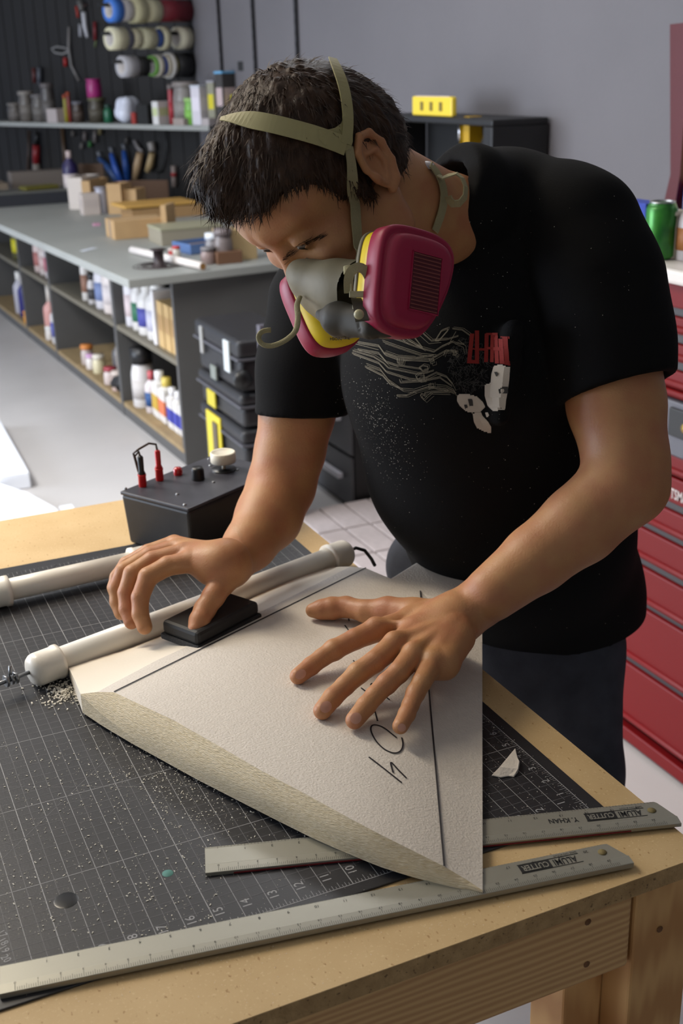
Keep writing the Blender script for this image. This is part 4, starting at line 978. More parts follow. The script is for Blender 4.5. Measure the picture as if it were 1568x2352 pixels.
# exhalation valve, shell
R2 = Field(P3(800, 740, 1.18) - .09, P3(800, 740, 1.18) + .09, .002)
R2.chain([P3(735, 722, 1.19), P3(775, 732, 1.165), P3(840, 735, 1.14)], [px(12, 1.19), px(34, 1.165), px(32, 1.14)], .012)
R2.chain([P3(806, 755, 1.15), P3(850, 757, 1.13), P3(892, 762, 1.13)], [px(20, 1.15), px(20, 1.13), px(14, 1.13)], .006)
for k in range(4): R2.cone(P3(805 + k * 18, 738, 1.128), P3(812 + k * 18, 776, 1.128), .0012, .0012, .001, 's')
V, Fc = R2.mesh(1); np_mesh('exhalation_valve', [(V, Fc, 0)], [m_dgrey], rp)
# cartridges
OUT = [(-.52, .99), (0, 1.02), (.50, .99), (.82, .86), (.95, .60), (.90, .18), (.74, -.25), (.50, -.66), (.24, -.92), (-.08, -1.0), (-.52, -.99), (-.82, -.86), (-.94, -.55), (-.95, 0), (-.93, .55), (-.82, .86)]
def smooth_out(P, n=64):
    P = np.array(P); m_ = len(P); o = []
    for k in range(n):
        t = k / n * m_; i = int(t); f = t - i; p0, p1, p2, p3 = [P[(i + j) % m_] for j in (-1, 0, 1, 2)]
        o.append(.5 * ((2 * p1) + (p2 - p0) * f + (2 * p0 - 5 * p1 + 4 * p2 - p3) * f * f + (3 * p1 - p0 - 3 * p2 + p3) * f ** 3))
    return o
OUTS = smooth_out(OUT)
def cartridge(C, N, U, w, h, flip=1, yw=-.034):
    N = Vector(N).normalized(); U = Vector(U); U = (U - N * U.dot(N)).normalized(); X = U.cross(N) * flip; C = Vector(C)
    def ring(sc, t, sh=0): return [C + X * (p[0] * w / 2 * sc) + U * (p[1] * h / 2 * sc) + N * t for p in OUTS]
    def loft(levels, mt, name, parent, capend=True, mi=0):
        b = MB(); n = len(OUTS); vs = []; fs = []
        for sc, t in levels: vs += ring(sc, t)
        for i in range(len(levels) - 1): fs += [(i * n + k, i * n + (k + 1) % n, (i + 1) * n + (k + 1) % n, (i + 1) * n + k) for k in range(n)]
        if capend: fs += [tuple(reversed(range(n))), tuple((len(levels) - 1) * n + k for k in range(n))]
        b.add(vs, fs, 0, True); o = b.build(name, mt, parent, world=(parent is rp)); return o
    def lofts(levels, mt, name): return loft(levels, mt, name, rp)
    body = lofts([(1.0, -.022), (1.03, -.020), (1.035, -.004), (1.0, -.0005), (.955, .0), (.90, -.0012), (.88, .0), (.86, .004), (.80, .008), (.72, .0095)], m_pink, 'filter_cartridge')
    def sub(b, name, mt): # sub-part of the cartridge, in the respirator's frame
        o = b.build(name, mt, rp, world=True, normals=True); o.parent = body; return o
    b = MB(); n = len(OUTS); vs = ring(.985, yw) + ring(.985, -.0225); b.add(vs, [(k, (k + 1) % n, n + (k + 1) % n, n + k) for k in range(n)] + [tuple(reversed(range(n)))], 0, True); sub(b, 'yellow_band', m_yel)
    b = MB(); vs = ring(.95, yw - .006) + ring(1.0, yw - .0045) + ring(1.0, yw) + ring(.95, yw + .0005); b.add(vs, [(j * n + k, j * n + (k + 1) % n, (j + 1) * n + (k + 1) % n, (j + 1) * n + k) for j in range(3) for k in range(n)] + [tuple(reversed(range(n)))], 0, True); sub(b, 'grey_rim', m_grey)
    b = MB(); gw, gh = w * .19, h * .27
    b.box(C + N * .0096 + X * w * .03, (gw * 2, gh * 2, .0008), X=X, Y=U, Z=N, mi=0)
    for k in range(15): b.box(C + N * .0104 + X * w * .03 + U * (gh * (-.93 + k * .133)), (gw * 1.85, .0012, .0010), X=X, Y=U, Z=N, mi=1)
    for s in (-1, 1): b.box(C + N * .0102 + X * (w * .03 + s * gw), (.0012, gh * 2.05, .0014), X=X, Y=U, Z=N, mi=2); b.box(C + N * .0102 + X * w * .03 + U * s * gh, (gw * 2.05, .0012, .0014), X=X, Y=U, Z=N, mi=2)
    sub(b, 'intake_grille', [plain((92, 32, 42), .8), plain((124, 62, 58), .8), m_pink])
    return body, ring
Nc = RM.T @ np.array([.60, .05, -.80]); Uc = RM.T @ np.array([.07, -.98, .02])
cL = P3(956, 652, 1.135)
c1, ringL = cartridge(cL, Nc, Uc, .098, .1035)
Nf = RM.T @ np.array([-.50, .32, .80]); Uf = RM.T @ np.array([-.38, -.90, .1])
cR = P3(742, 722, 1.29)
c2, ringR = cartridge(cR, Nf, Uf, .096, .098, -1, -.046)
# arm joining the cartridges to the face piece
b = MB(); b.cyl(Vector(cL) - Vector(Nc) * .040, P3(830, 690, 1.18), .024, .022, 24); b.build('inhalation_port', m_grey, rp, world=True)
b = MB(); b.cyl(Vector(cR) - Vector(Nf) * .036, P3(790, 715, 1.21), .026, .022, 24); b.build('inhalation_port', m_grey, rp, world=True)
# small print on the yellow bands
def ray_plane(x, y, p, n): r = ray(x, y); n = np.array(n); return CP + r * (((np.array(p) - CP) @ n) / (r @ n))
# straps
def strap(pxs, w, bvh, off=.003, name='strap', mt=None, t=.0015, step=9, pad=None):
    P = []; Q = []
    for (x, y) in pxline(pxs, step):
        p, n = cast(bvh, x, y, off)
        if p is None: continue
        P.append(p); Q.append(n)
    for _ in range(7):
        P = [P[0]] + [(P[i - 1] + P[i] * 2 + P[i + 1]) / 4 for i in range(1, len(P) - 1)] + [P[-1]]
        Q = [Q[0]] + [(Q[i - 1] + Q[i] * 2 + Q[i + 1]).normalized() for i in range(1, len(Q) - 1)] + [Q[-1]]
    if isinstance(w, tuple): ws = [w[0] + (w[1] - w[0]) * math.sin(min(1, i / (len(P) * .35)) * math.pi / 2) if w[0] < w[1] else w[0] + (w[1] - w[0]) * i / len(P) for i in range(len(P))]
    else: ws = [w] * len(P)
    b = MB(); b.ribbon(P, Q, ws, t); return b, P, Q
Z6 = lambda L: [(440 + x / 4.355, 120 + y / 4.355) for x, y in L]
b, P, Q = strap(Z6([(330, 715), (400, 700), (480, 695), (640, 706), (855, 748), (1080, 805), (1260, 855), (1400, 905), (1500, 945)]), (.004, .0180), hh_bvh, .0065)
b2, P2, Q2 = strap(Z6([(1390, 130), (1405, 165), (1465, 310), (1503, 465), (1522, 620), (1522, 760), (1500, 920)]), (.0090, .0130), hh_bvh, .0065)
b.v += []; o_ = len(b.v); b.add(b2.v, b2.f)
# gusset where the two bands meet
gp = []
for (x, y) in Z6([(1240, 790), (1320, 798), (1400, 775), (1455, 735), (1478, 670), (1560, 700), (1560, 900), (1540, 960), (1480, 992), (1300, 940), (1240, 870)]):
    p, n = cast(hh_bvh, x, y, .0078); gp.append(p)
cgp = sum(gp, Vector()) / len(gp); b.add(gp + [cgp], [(k, (k + 1) % len(gp), len(gp)) for k in range(len(gp))])
b.build('head_cradle', m_cradle, rp, world=True, normals=False)
b, P, Q = strap([(793, 338), (798, 370), (803, 410), (807, 460), (811, 520), (814, 570), (815, 612)], (.0102, .0128), mask_bvh, .0045); b.build('strap', m_strap, rp, world=True, normals=False)
# buckle loop of the front strap
b = MB(); dz = 1.128
lp = poly_interp([P3(x, y, d) for x, y, d in ((801, 672, dz), (799, 648, dz - .004), (803, 626, dz - .006), (817, 613, dz - .007), (834, 616, dz - .006), (847, 634, dz - .004), (853, 666, dz))], 24)
for _ in range(3): lp = [lp[0]] + [(lp[i - 1] + lp[i] * 2 + lp[i + 1]) / 4 for i in range(1, len(lp) - 1)] + [lp[-1]]
b.ribbon(lp, [-RM[2]] * 24, .0092, .0022); b.tube([P3(802, 612, dz + .012), P3(803, 630, dz + .002)], .006, 8, flat=.3); b.build('strap', m_strap, rp, world=True, normals=False)
m_clip = mat('pale_buckle_plastic', lin((176, 170, 134)), .35)
b = MB(); q = P3(822, 655, dz - .004); Xb, Yb = Vector(RM[0]), Vector(-RM[1]); Zb = Vector(-RM[2])
b.box(P3(822, 676, dz - .004), (.017, .006, .003), X=Xb, Y=Yb, Z=Zb); b.box(P3(806, 664, dz - .004), (.002, .014, .003), X=Xb, Y=Yb, Z=Zb); b.box(P3(841, 664, dz - .004), (.002, .014, .003), X=Xb, Y=Yb, Z=Zb); b.build('buckle', m_clip, rp, .0006, world=True)
b = MB(); b.add([P3(*v) for v in ((806, 684, dz), (838, 684, dz), (842, 715, dz - .01), (848, 735, dz - .014), (816, 738, dz - .014), (812, 712, dz - .008))], [(0, 1, 2, 3, 4, 5)]); b.add([np.array(v) + RM[2] * .004 for v in b.v[:6]], [(5, 4, 3, 2, 1, 0)]); b.build('buckle_arm', m_dgrey, rp, world=True)
b = MB(); b.lathe([(.0, .0035), (.003, .003), (.0045, .0015), (.005, 0)], P3(824, 722, dz - .0165), -RM[2], 14); b.build('rivet', m_clip, rp, world=True)
b = MB(); b.lathe([(.0, .0035), (.003, .003), (.0045, .0015), (.005, 0)], P3(758, 741, 1.175), -RM[2], 14); b.build('rivet', m_clip, rp, world=True)
# neck strap, its clip and curled tail
b, P, Q = strap([(982, 382), (998, 400), (1010, 425), (1014, 450), (1010, 480), (1002, 505), (992, 530)], .0118, skin_bvh, .0035, step=6); b.build('neck_strap', m_strap, rp, world=True, normals=False)
dn = float((RM @ (np.array(P[3]) - CP))[2]) - .004
cl = [(1004, 404), (1016, 410), (1032, 404), (1048, 400), (1060, 410), (1068, 430), (1066, 452), (1054, 466), (1040, 467), (1032, 458), (1030, 450)]
b = MB(); PP = [P3(x, y, dn - .001 * i) for i, (x, y) in enumerate(cl)]; NN = []
for i in range(len(PP)):
    t = np.array(PP[min(i + 1, len(PP) - 1)]) - np.array(PP[max(i - 1, 0)]); n = np.cross(t, RM[2]); NN.append(n / np.linalg.norm(n) * .85 - RM[2] * .5)
b.ribbon(PP, NN, .011, .0014); b.build('neck_strap_tail', m_strap, rp, world=True, normals=False)
b = MB(); b.lathe([(.0, .004), (.005, .0035), (.007, .001), (.007, -.002)], P3(984, 380, dn + .006), RM.T @ np.array([.2, -.8, -.5]), 12); b.build('neck_clip', plain((196, 190, 196), .4), rp, world=True)
# loose strap end hanging from the far side of the mask
cl = [(688, 682, 1.205), (681, 700, 1.19), (685, 730, 1.18), (680, 762, 1.175), (655, 783, 1.17), (625, 796, 1.165), (602, 794, 1.165), (590, 778, 1.165), (594, 764, 1.165), (608, 757, 1.165), (622, 758, 1.165)]
b = MB(); PP = [P3(*q) for q in cl]; NN = []
PP = poly_interp(PP, 40)
for _ in range(4): PP = [PP[0]] + [(PP[i - 1] + PP[i] * 2 + PP[i + 1]) / 4 for i in range(1, len(PP) - 1)] + [PP[-1]]
b.tube(PP, .0030, 10, flat=.6); b.build('strap_tail', m_strap, rp, world=True, normals=False)

bpy.context.view_layer.update(); DG = bpy.context.evaluated_depsgraph_get()
def surf_text(name, txt, cx_, cy_, hpx, rot, mt, parent):
    vs, fs = text_geo(txt, bold=True); b = MB(); out = []; c_, s_ = math.cos(rot), math.sin(rot)
    for v in vs:
        x, y = v[0] * hpx, -v[1] * hpx; r = Vector(ray(cx_ + x * c_ - y * s_, cy_ + x * s_ + y * c_)).normalized(); h = S.ray_cast(DG, Vector(CP), r)
        out.append(h[1] - r * .0006 if h[0] else None)
    fs = [f for f in fs if all(out[i] is not None for i in f) and max((out[f[0]] - out[i]).length for i in f) < .01]
    b.add([o_ if o_ is not None else Vector((0, 0, 0)) for o_ in out], fs); o_ = b.build(name, mt, parent, world=True, normals=False); return o_
o = surf_text('printed_text', 'NIOSH', 771, 778, 9, math.pi, m_ink, rp); o = surf_text('printed_text', '3M', 797, 776, 10, math.pi, m_ink, rp)

# ------------------------------------------------------------------ sanding block in the right hand
m_sb = mat('black_sanding_block', lin((38, 38, 40)), .8, bump=.8, bscale=500)
a = Vector(onz(418, 1462, TZ + .050)); c = Vector(onz(560, 1392, TZ + .048)); d = (c - a).normalized()
sbk = thing('sanding_block', 'dark block wrapped in abrasive paper held by the raised hand on the foam edge', 'sanding block', (a + c) / 2 - Vector((0, 0, .012)), math.atan2(d.y, d.x))
MB().box((0, .004, .016), ((c - a).length, .062, .018)).build('block', plain((26, 27, 29), .6), sbk, .005)
MB().box((0, .004, .004), ((c - a).length + .004, .066, .008)).build('sandpaper', m_sb, sbk, .002)
# ================================================================== background
m_cab = mat('dark_grey_cabinet_paint', lin((84, 83, 82)), 0.55, vary=0.05, vscale=5); m_cabin = mat('cabinet_inside', lin((58, 56, 53)), 0.7)
m_shelfw = mat('worn_shelf_board', lin((150, 128, 92)), 0.7, vary=.12, vscale=20); m_ctop = mat('grey_counter_top', lin((150, 152, 148)), 0.5, vary=0.05, vscale=4)
def xf(y): return .735 - .034 * (y - 3.86)
CT = .83
ct = MB(); ct.prism([(.533, 3.772), (1.745, 3.885), (1.70, 6.40), (1.03, 8.33), (.265, 8.33)], (0, 0, CT - .035), (1, 0, 0), (0, 1, 0), (0, 0, 1), .035)
o = ct.build('counter_top', m_ctop, None, .004); tag(o, 'long grey counter top running along the shop to the dark wall', 'counter top')
cb = thing('open_shelf_cabinet', 'long dark grey base cabinet with open bays under the counter', 'cabinet', (xf(3.86), 3.86, 0))
DV = [3.86, 4.80, 6.15, 6.95, 8.20]
def cbox(name, c, d, m_, rz=0, **k): return MB().box(c, d, rz).build(name, m_, cb, world=True, **k)
cbox('end_panel', ((xf(3.86) + 1.66) / 2, 3.875, .3975), (1.66 - xf(3.86), .03, .795), m_cab)
for y in DV[1:]: cbox('divider', (xf(y) + .20, y, .3975), (.40, .045, .795), m_cab)
for i in range(4):
    ya, yb = DV[i] + .023, DV[i + 1] - .023; xm = (xf(ya) + xf(yb)) / 2
    cbox('shelf', (xm + .20, (ya + yb) / 2, .447), (.40, yb - ya - .002, .022), plain((112, 106, 92), .7), rz=.034)
    cbox('bottom_shelf', (xm + .20, (ya + yb) / 2, .062), (.40, yb - ya - .002, .022), m_shelfw, rz=.034)
cbox('kick_board', ((xf(3.86) + xf(8.2)) / 2 + .012, 6.03, .025), (.02, 4.33, .05), m_cab, rz=.034)
b = MB(); b.box((xf(6.03) + .42, 6.03, .40), (.012, 4.3, .79), rz=.034); b.build('back_panel', m_cabin, cb, world=True)

WHT = (222, 218, 214)
def bottle(name, label, cat, pos, r, h, col, cap=(230, 228, 224), band=None, group=None, caph=.18, neck=.38, square=False, rz=0.0, capname='cap'):
    o = thing(name, label, cat, pos, rz, group); n = 4 if square else 18
    b = MB(); hb_ = h * (1 - caph)
    if square:
        b.box((0, 0, hb_ * .46), (r * 2, r * 1.3, hb_ * .92)); b.lathe([(r * .8, hb_ * .92), (r * neck, hb_), (0, hb_)], n=14)
    else: b.lathe([(0, 0), (r * .93, 0), (r, r * .08), (r, hb_ * .72), (r * .93, hb_ * .82), (r * neck, hb_ * .97), (r * neck, hb_), (0, hb_)], n=n)
    b.build('bottle_body', plain(col, .35), o, .004 if square else 0)
    b = MB(); b.lathe([(0, hb_ * .97), (r * neck * 1.25, hb_ * .97), (r * neck * 1.2, h), (0, h)], n=12); b.build(capname, plain(cap, .4), o)
    if band:
        b = MB()
        if square: b.box((0, 0, hb_ * .42), (r * 2 + .002, r * 1.3 + .002, hb_ * .4))
        else: b.lathe([(r + .0006, hb_ * .2), (r + .0008, hb_ * .2), (r + .0008, hb_ * .62), (r + .0006, hb_ * .62)], n=n)
        b.build('label', plain(band, .6), o)
    return o
def carton(name, label, cat, pos, w, d, h, col, rz=0.0, group=None, panel=None, lid=None):
    o = thing(name, label, cat, pos, rz, group)
    MB().box((0, 0, h / 2), (w, d, h)).build('carton_body', plain(col, .75), o, .002)
    if panel: 
        b = MB(); b.box((0, 0, h * .55), (w + .002, d * .8, h * .35)); b.box((0, 0, h * .55), (w * .8, d + .002, h * .35)); b.build('label', plain(panel, .6), o)
    if lid: MB().box((0, 0, h + .004), (w + .006, d + .006, .012)).build('lid', plain(lid, .5), o, .002)
    return o
def bay(y, z, back=.075): return (xf(y) + back, y, z)
U, Lo = .459, .074
# --- bay next to the end panel, upper shelf
for k, (y, t) in enumerate(((3.965, 'nearest the end panel'), (4.055, 'second from the end panel'), (4.145, 'third from the end panel'))):
    carton('cardboard_carton', 'tan upright carton on the upper cabinet shelf, ' + t, 'carton', bay(y, U, .10), .15, .082, .205, (196, 164, 112), group='tan cartons on the upper cabinet shelf', panel=(176, 140, 92))
carton('file_box', 'thin white upright file beside the tan cartons on the upper cabinet shelf', 'file box', bay(4.225, U, .10), .16, .04, .24, (226, 222, 222))
bottle('jug', 'fat white jug beside the thin white file on the upper cabinet shelf', 'jug', bay(4.335, U, .085), .062, .27, WHT, band=(200, 198, 214), neck=.45)
bottle('jug', 'white jug with blue label left of the fat jug on the upper cabinet shelf', 'jug', bay(4.465, U, .08), .058, .25, WHT, band=(74, 76, 160), neck=.45)
bottle('bottle', 'white bottle with green label near the first divider, upper shelf', 'bottle', bay(4.585, U), .045, .26, WHT, band=(52, 116, 84))
bottle('bottle', 'tall white bottle with red mark touching the first divider, upper shelf', 'bottle', bay(4.695, U), .045, .30, (224, 220, 224), band=(224, 206, 206))
bottle('bottle', 'lime capped dark bottle standing behind the white jugs', 'bottle', bay(4.28, U, .27), .035, .22, (70, 66, 50), cap=(120, 176, 52))
# lower shelf of the same bay
for k, y in enumerate((3.955, 4.035, 4.115, 4.195)):
    bottle('bottle', ['white square bottle with blue label beside the end panel, lower shelf', 'second white square bottle from the end panel, lower shelf', 'third white square bottle from the end panel, lower shelf', 'fourth white square bottle from the end panel, lower shelf'][k], 'bottle', bay(y, Lo, .07), .036, .19, WHT, cap=(226, 224, 226), band=(62, 66, 160), square=True, group='white square bottles on the lower shelf', rz=1.57)
bottle('jug', 'yellow topped white jug in the front row of the lower shelf', 'jug', bay(4.31, Lo, .08), .048, .21, WHT, cap=(214, 190, 90), band=(214, 120, 80), square=True, rz=1.57)
bottle('jug', 'white jug with orange band, left of the yellow topped jug', 'jug', bay(4.41, Lo, .08), .048, .22, WHT, cap=(230, 228, 226), band=(196, 160, 60), square=True, rz=1.57)
bottle('bottle', 'green bottle behind the white square bottles, lower shelf', 'bottle', bay(4.20, Lo, .20), .045, .27, (96, 132, 76), cap=(120, 170, 60))
bottle('bottle', 'second green bottle behind the white square bottles, nearer the end panel', 'bottle', bay(4.08, Lo, .20), .045, .26, (104, 128, 92), cap=(110, 160, 52))
bottle('bottle', 'yellow bottle behind the yellow topped jug, lower shelf', 'bottle', bay(4.33, Lo, .20), .05, .28, (222, 186, 90), cap=(226, 190, 96), neck=.7)
bottle('bottle', 'amber bottle at the back of the lower shelf beside the end panel', 'bottle', bay(3.98, Lo, .22), .045, .29, (188, 142, 66), cap=(190, 140, 60))
bottle('bottle', 'white bottle with a broad black cap beside the first divider, lower shelf', 'bottle', bay(4.64, Lo, .07), .056, .29, (216, 212, 210), cap=(22, 22, 24), band=(196, 190, 186), neck=.78, caph=.24)
bottle('bottle', 'small pink capped bottle left of the white jugs, lower shelf', 'bottle', bay(4.51, Lo, .07), .034, .20, (214, 204, 204), cap=(196, 90, 96), band=(40, 78, 132))
carton('fabric_bundle', 'dark blue folded bundle lying at the back of the lower shelf', 'bundle', bay(4.25, Lo + .001, .33), .13, .5, .30, (26, 32, 66))
# second bay
bottle('jug', 'large white jug beside the second divider post, upper shelf', 'jug', bay(4.93, U, .09), .062, .27, (224, 214, 208), neck=.5, band=(214, 206, 204))
bottle('jug', 'large white jug, middle one of three, upper shelf of the wide bay', 'jug', bay(5.07, U, .09), .062, .29, (226, 214, 208), neck=.5, band=(220, 210, 208))
bottle('jug', 'large white jug with blue marks, left one of three, upper shelf', 'jug', bay(5.22, U, .09), .062, .27, (214, 210, 214), neck=.5, band=(120, 136, 178))
bottle('bottle', 'small light blue bottle in front of the large white jugs', 'bottle', bay(4.89, U, .024 + .02), .022, .12, (128, 168, 208), cap=(220, 160, 140))
bottle('spray_can', 'slim white spray can left of the large white jugs', 'spray can', bay(5.50, U, .06), .030, .27, (214, 208, 202), cap=(206, 196, 192), band=(150, 110, 90), neck=.6)
bottle('spray_can', 'short white spray can between the slim can and the jugs', 'spray can', bay(5.37, U, .06), .032, .16, (196, 190, 188), cap=(30, 30, 32), band=(60, 58, 60), neck=.7)
bottle('tube', 'tall pale caulking tube standing in the wide lower bay', 'tube', bay(5.04, Lo, .09), .034, .32, (182, 170, 158), cap=(60, 58, 56), neck=.3)
bottle('bottle', 'dark grey bottle left of the caulking tube in the wide lower bay', 'bottle', bay(5.17, Lo, .11), .04, .24, (84, 82, 84), cap=(50, 50, 52))
bottle('bottle', 'grey bottle with white cap beside the first divider, wide lower bay', 'bottle', bay(4.90, Lo, .10), .04, .26, (110, 106, 104), cap=(220, 212, 204))
bottle('jar', 'pinkish white jar in front of the caulking tube', 'jar', bay(5.00, Lo, .045), .036, .10, (200, 176, 166), cap=(206, 190, 180), neck=.8)
bottle('jar', 'low white jar left of the pinkish jar', 'jar', bay(5.15, Lo, .045), .034, .09, (206, 190, 184), cap=(160, 60, 70), neck=.8)
bottle('jar', 'cream jar in the middle of the wide lower bay', 'jar', bay(5.42, Lo, .06), .034, .10, (216, 206, 170), cap=(222, 214, 200), neck=.8)
bottle('jar', 'orange topped jar at the far end of the wide lower bay', 'jar', bay(5.66, Lo, .06), .034, .11, (190, 176, 170), cap=(206, 128, 60), neck=.85)
bottle('jar', 'small white jar left of the cream jar', 'jar', bay(5.54, Lo, .05), .030, .08, (224, 216, 210), cap=(204, 160, 200), neck=.8)
b = MB(); b.tube([(0, 0, .03), (.02, .03, .06), (.0, .08, .05), (-.01, .11, .03)], [.03, .035, .032, .022], 12); o = b.build('power_tool', plain((30, 29, 30), .6)); o.location = bay(4.90, Lo, .03); tag(o, 'small black power tool lying at the front of the wide lower bay', 'power tool')
# third bay
for k, (y, c, bnd, lab) in enumerate(((6.24, (196, 186, 200), (132, 112, 168), 'lilac labelled bottle beside the third divider, upper shelf'), (6.36, (206, 196, 196), (188, 92, 112), 'white bottle with pink label, third bay upper shelf'), (6.50, (204, 190, 184), (206, 178, 174), 'cream bottle in the third bay, upper shelf'), (6.64, (206, 184, 178), (176, 112, 106), 'rosy bottle at the far end of the third bay, upper shelf'))):
    bottle('bottle', lab, 'bottle', bay(y, U), .043, .22 + .02 * (k % 2), c, band=bnd)
bottle('bottle', 'white bottle with red and blue bands, third bay lower shelf', 'bottle', bay(6.30, Lo, .06), .045, .26, (214, 210, 210), cap=(190, 50, 44), band=(74, 84, 164))
bottle('bottle', 'pale blue bottle touching the third divider, lower shelf', 'bottle', bay(6.215, Lo, .05), .03, .22, (172, 174, 196))
bottle('bottle', 'red collared white bottle behind the banded bottle, third bay', 'bottle', bay(6.36, Lo, .18), .045, .32, (212, 204, 200), cap=(200, 190, 186), band=(178, 44, 40))
bottle('bottle', 'pink bottle with a pointed nozzle, third bay lower shelf', 'bottle', bay(6.56, Lo, .08), .045, .31, (204, 150, 142), cap=(214, 206, 196), neck=.3, caph=.3)
bottle('jar', 'small white jar at the front of the third bay', 'jar', bay(6.43, Lo, .035), .030, .08, (212, 204, 196), neck=.8)
bottle('bottle', 'green lying spray head bottle at the back of the third bay', 'bottle', bay(6.55, Lo, .26), .04, .34, (30, 84, 60), cap=(40, 110, 70))
# fourth bay
bottle('bottle', 'yellow banded dark bottle, upper shelf of the farthest visible bay', 'bottle', bay(7.28, U), .045, .26, (88, 86, 50), cap=(190, 184, 40), band=(206, 196, 36))
bottle('bottle', 'white bottle beside the yellow banded one, farthest bay', 'bottle', bay(7.12, U), .045, .17, (206, 196, 188), band=(196, 170, 164))
for k, y in enumerate((7.06, 7.17, 7.28)): bottle('bottle', ['deep blue bottle with white cap, nearest of three, farthest bay', 'deep blue bottle with white cap, middle of three, farthest bay', 'deep blue bottle with white cap, last of three, farthest bay'][k], 'bottle', bay(y, Lo), .045, .29 - .01 * k, (38, 38, 110), cap=(206, 200, 200), group='deep blue bottles in the farthest bay')
bottle('jar', 'small orange jar at the front of the farthest bay', 'jar', bay(7.03, Lo, .03), .028, .08, (220, 150, 40), cap=(216, 140, 34), neck=.85)
bottle('bottle', 'pale grey bottle left of the deep blue ones', 'bottle', bay(7.42, Lo), .045, .28, (176, 174, 184))

# --- things standing on the counter
KR = (186, 152, 108)
o = thing('cardboard_box', 'low closed cardboard box at the front of the counter', 'box', (.915, 5.045, CT), .0)
MB().box((0, 0, .045), (.262, .17, .09)).build('box_body', mat('cardboard', lin(KR), .8, vary=.05, vscale=10), o, .003); MB().box((-.1315, 0, .045), (.001, .04, .09)).build('tape_strip', plain((150, 130, 110), .6), o)
m_kr = MATS['cardboard']
def flap(lab, px0, px1, py, h, col, t=.012, name='cardboard_sheet', z=CT, dy=0.0):
    a, c = onz(px0, py, z), onz(px1, py, z); w = np.linalg.norm(c - a); m_ = (a + c) / 2
    b = MB(); b.box((0, 0, h / 2), (w, t, h)); o = b.build(name, col); o.location = (m_[0], m_[1] + dy, z); o.rotation_euler = (0, 0, math.atan2(c[1] - a[1], c[0] - a[0])); return tag(o, lab, name.replace('_', ' '))
def openbox(lab, px0, px1, py, h, col, dpt, flaps=0, name='open_box'):
    a, c = onz(px0, py, CT), onz(px1, py, CT); w = np.linalg.norm(c - a); o = thing(name, lab, 'box', (a + c) / 2, math.atan2(c[1] - a[1], c[0] - a[0])); t = .006
    b = MB(); b.box((0, t / 2, h / 2), (w, t, h)); b.box((0, dpt - t / 2, h / 2), (w, t, h)); b.box((-w / 2 + t / 2, dpt / 2, h / 2), (t, dpt - 2 * t, h)); b.box((w / 2 - t / 2, dpt / 2, h / 2), (t, dpt - 2 * t, h)); b.box((0, dpt / 2, t / 2), (w - 2 * t, dpt - 2 * t, t)); b.build('box_body', col, o)
    for k in range(flaps): MB().box((w / 2 * (1 if k else -1), dpt / 2, h + .03), (.005, dpt, .07)).build('flap', col, o)
    return o
openbox('tall white magazine holder at the far left of the counter clutter', 160, 194, 481, .185, plain((206, 196, 188), .7), .25, name='magazine_holder')
openbox('open tan magazine holder between the white holder and white cartons', 193, 212, 486, .175, m_kr, .25, name='magazine_holder')
carton('carton', 'small white carton with green edge beside the tan magazine holder', 'carton', onz(212, 494, CT) + [0, .04, 0], .10, .09, .12, (196, 184, 176), panel=(188, 176, 170))
bottle('tube', 'bluish white paper tube standing beside the tall cardboard boxes', 'tube', onz(241, 492, CT) + [0, .05, 0], .034, .15, (172, 172, 184), cap=(150, 150, 160), neck=.9, caph=.03)
openbox('tall open cardboard box behind the low closed box', 250, 282, 492, .17, m_kr, .15)
openbox('narrow tall cardboard box right of the tall open box', 288, 316, 490, .135, m_kr, .14)
bottle('bottle', 'dark bottle with green body behind the white carton', 'bottle', onz(228, 482, CT) + [.02, .12, 0], .028, .14, (52, 120, 56), cap=(22, 22, 24))
bottle('bottle', 'dark blue spray bottle with white label standing behind the magazine holders', 'bottle', onz(186, 468, CT) + [0, .22, 0], .048, .31, (42, 34, 80), cap=(200, 180, 176), band=(204, 192, 190), neck=.3, caph=.12)
o = flap('large dark brown sheet leaning at the back of the counter, left', 205, 262, 462, .22, plain((74, 54, 38), .8), dy=.2)
o = flap('brown hardboard sheet leaning against the wall behind the envelope', 322, 410, 478, .15, plain((84, 60, 42), .8), dy=.18)
a = onz(355, 497, CT); o = thing('padded_envelope', 'yellow padded envelope lying on a box at the back of the counter', 'envelope', (a[0], a[1], CT + .062), .05)
MB().box((0, 0, .011), (.42, .26, .018)).build('envelope_body', plain((206, 160, 82), .6), o, .006)
carton('cardboard_box', 'flat cardboard box underneath the yellow envelope', 'box', (a[0] + .05, a[1], CT), .42, .24, .060, (170, 134, 90))
o = flap('cardboard divider standing against the right end of the low box', 384, 396, 545, .16, m_kr, .13)
carton('plastic_tray', 'pale plastic container behind the blue tray', 'tray', onz(432, 560, CT) + [.02, .10, 0], .30, .22, .07, (148, 140, 122), lid=(160, 156, 130))
o = thing('blue_tray', 'open blue plastic tray full of small parts', 'tray', onz(447, 584, CT) + [.045, .085, 0], .20); m_blue = plain((88, 116, 164), .4)
b = MB(); w, d_, h, t = .17, .17, .045, .006
b.box((0, 0, t / 2), (w, d_, t)); 
for s in (-1, 1): b.box((s * (w / 2 - t / 2), 0, h / 2), (t, d_, h)); b.box((0, s * (d_ / 2 - t / 2), h / 2), (w - 2 * t, t, h))
b.build('tray_body', m_blue, o); MB().box((0, 0, h * .35), (w * .9, d_ * .88, h * .5)).build('small_parts', plain((130, 112, 100), .8), o)
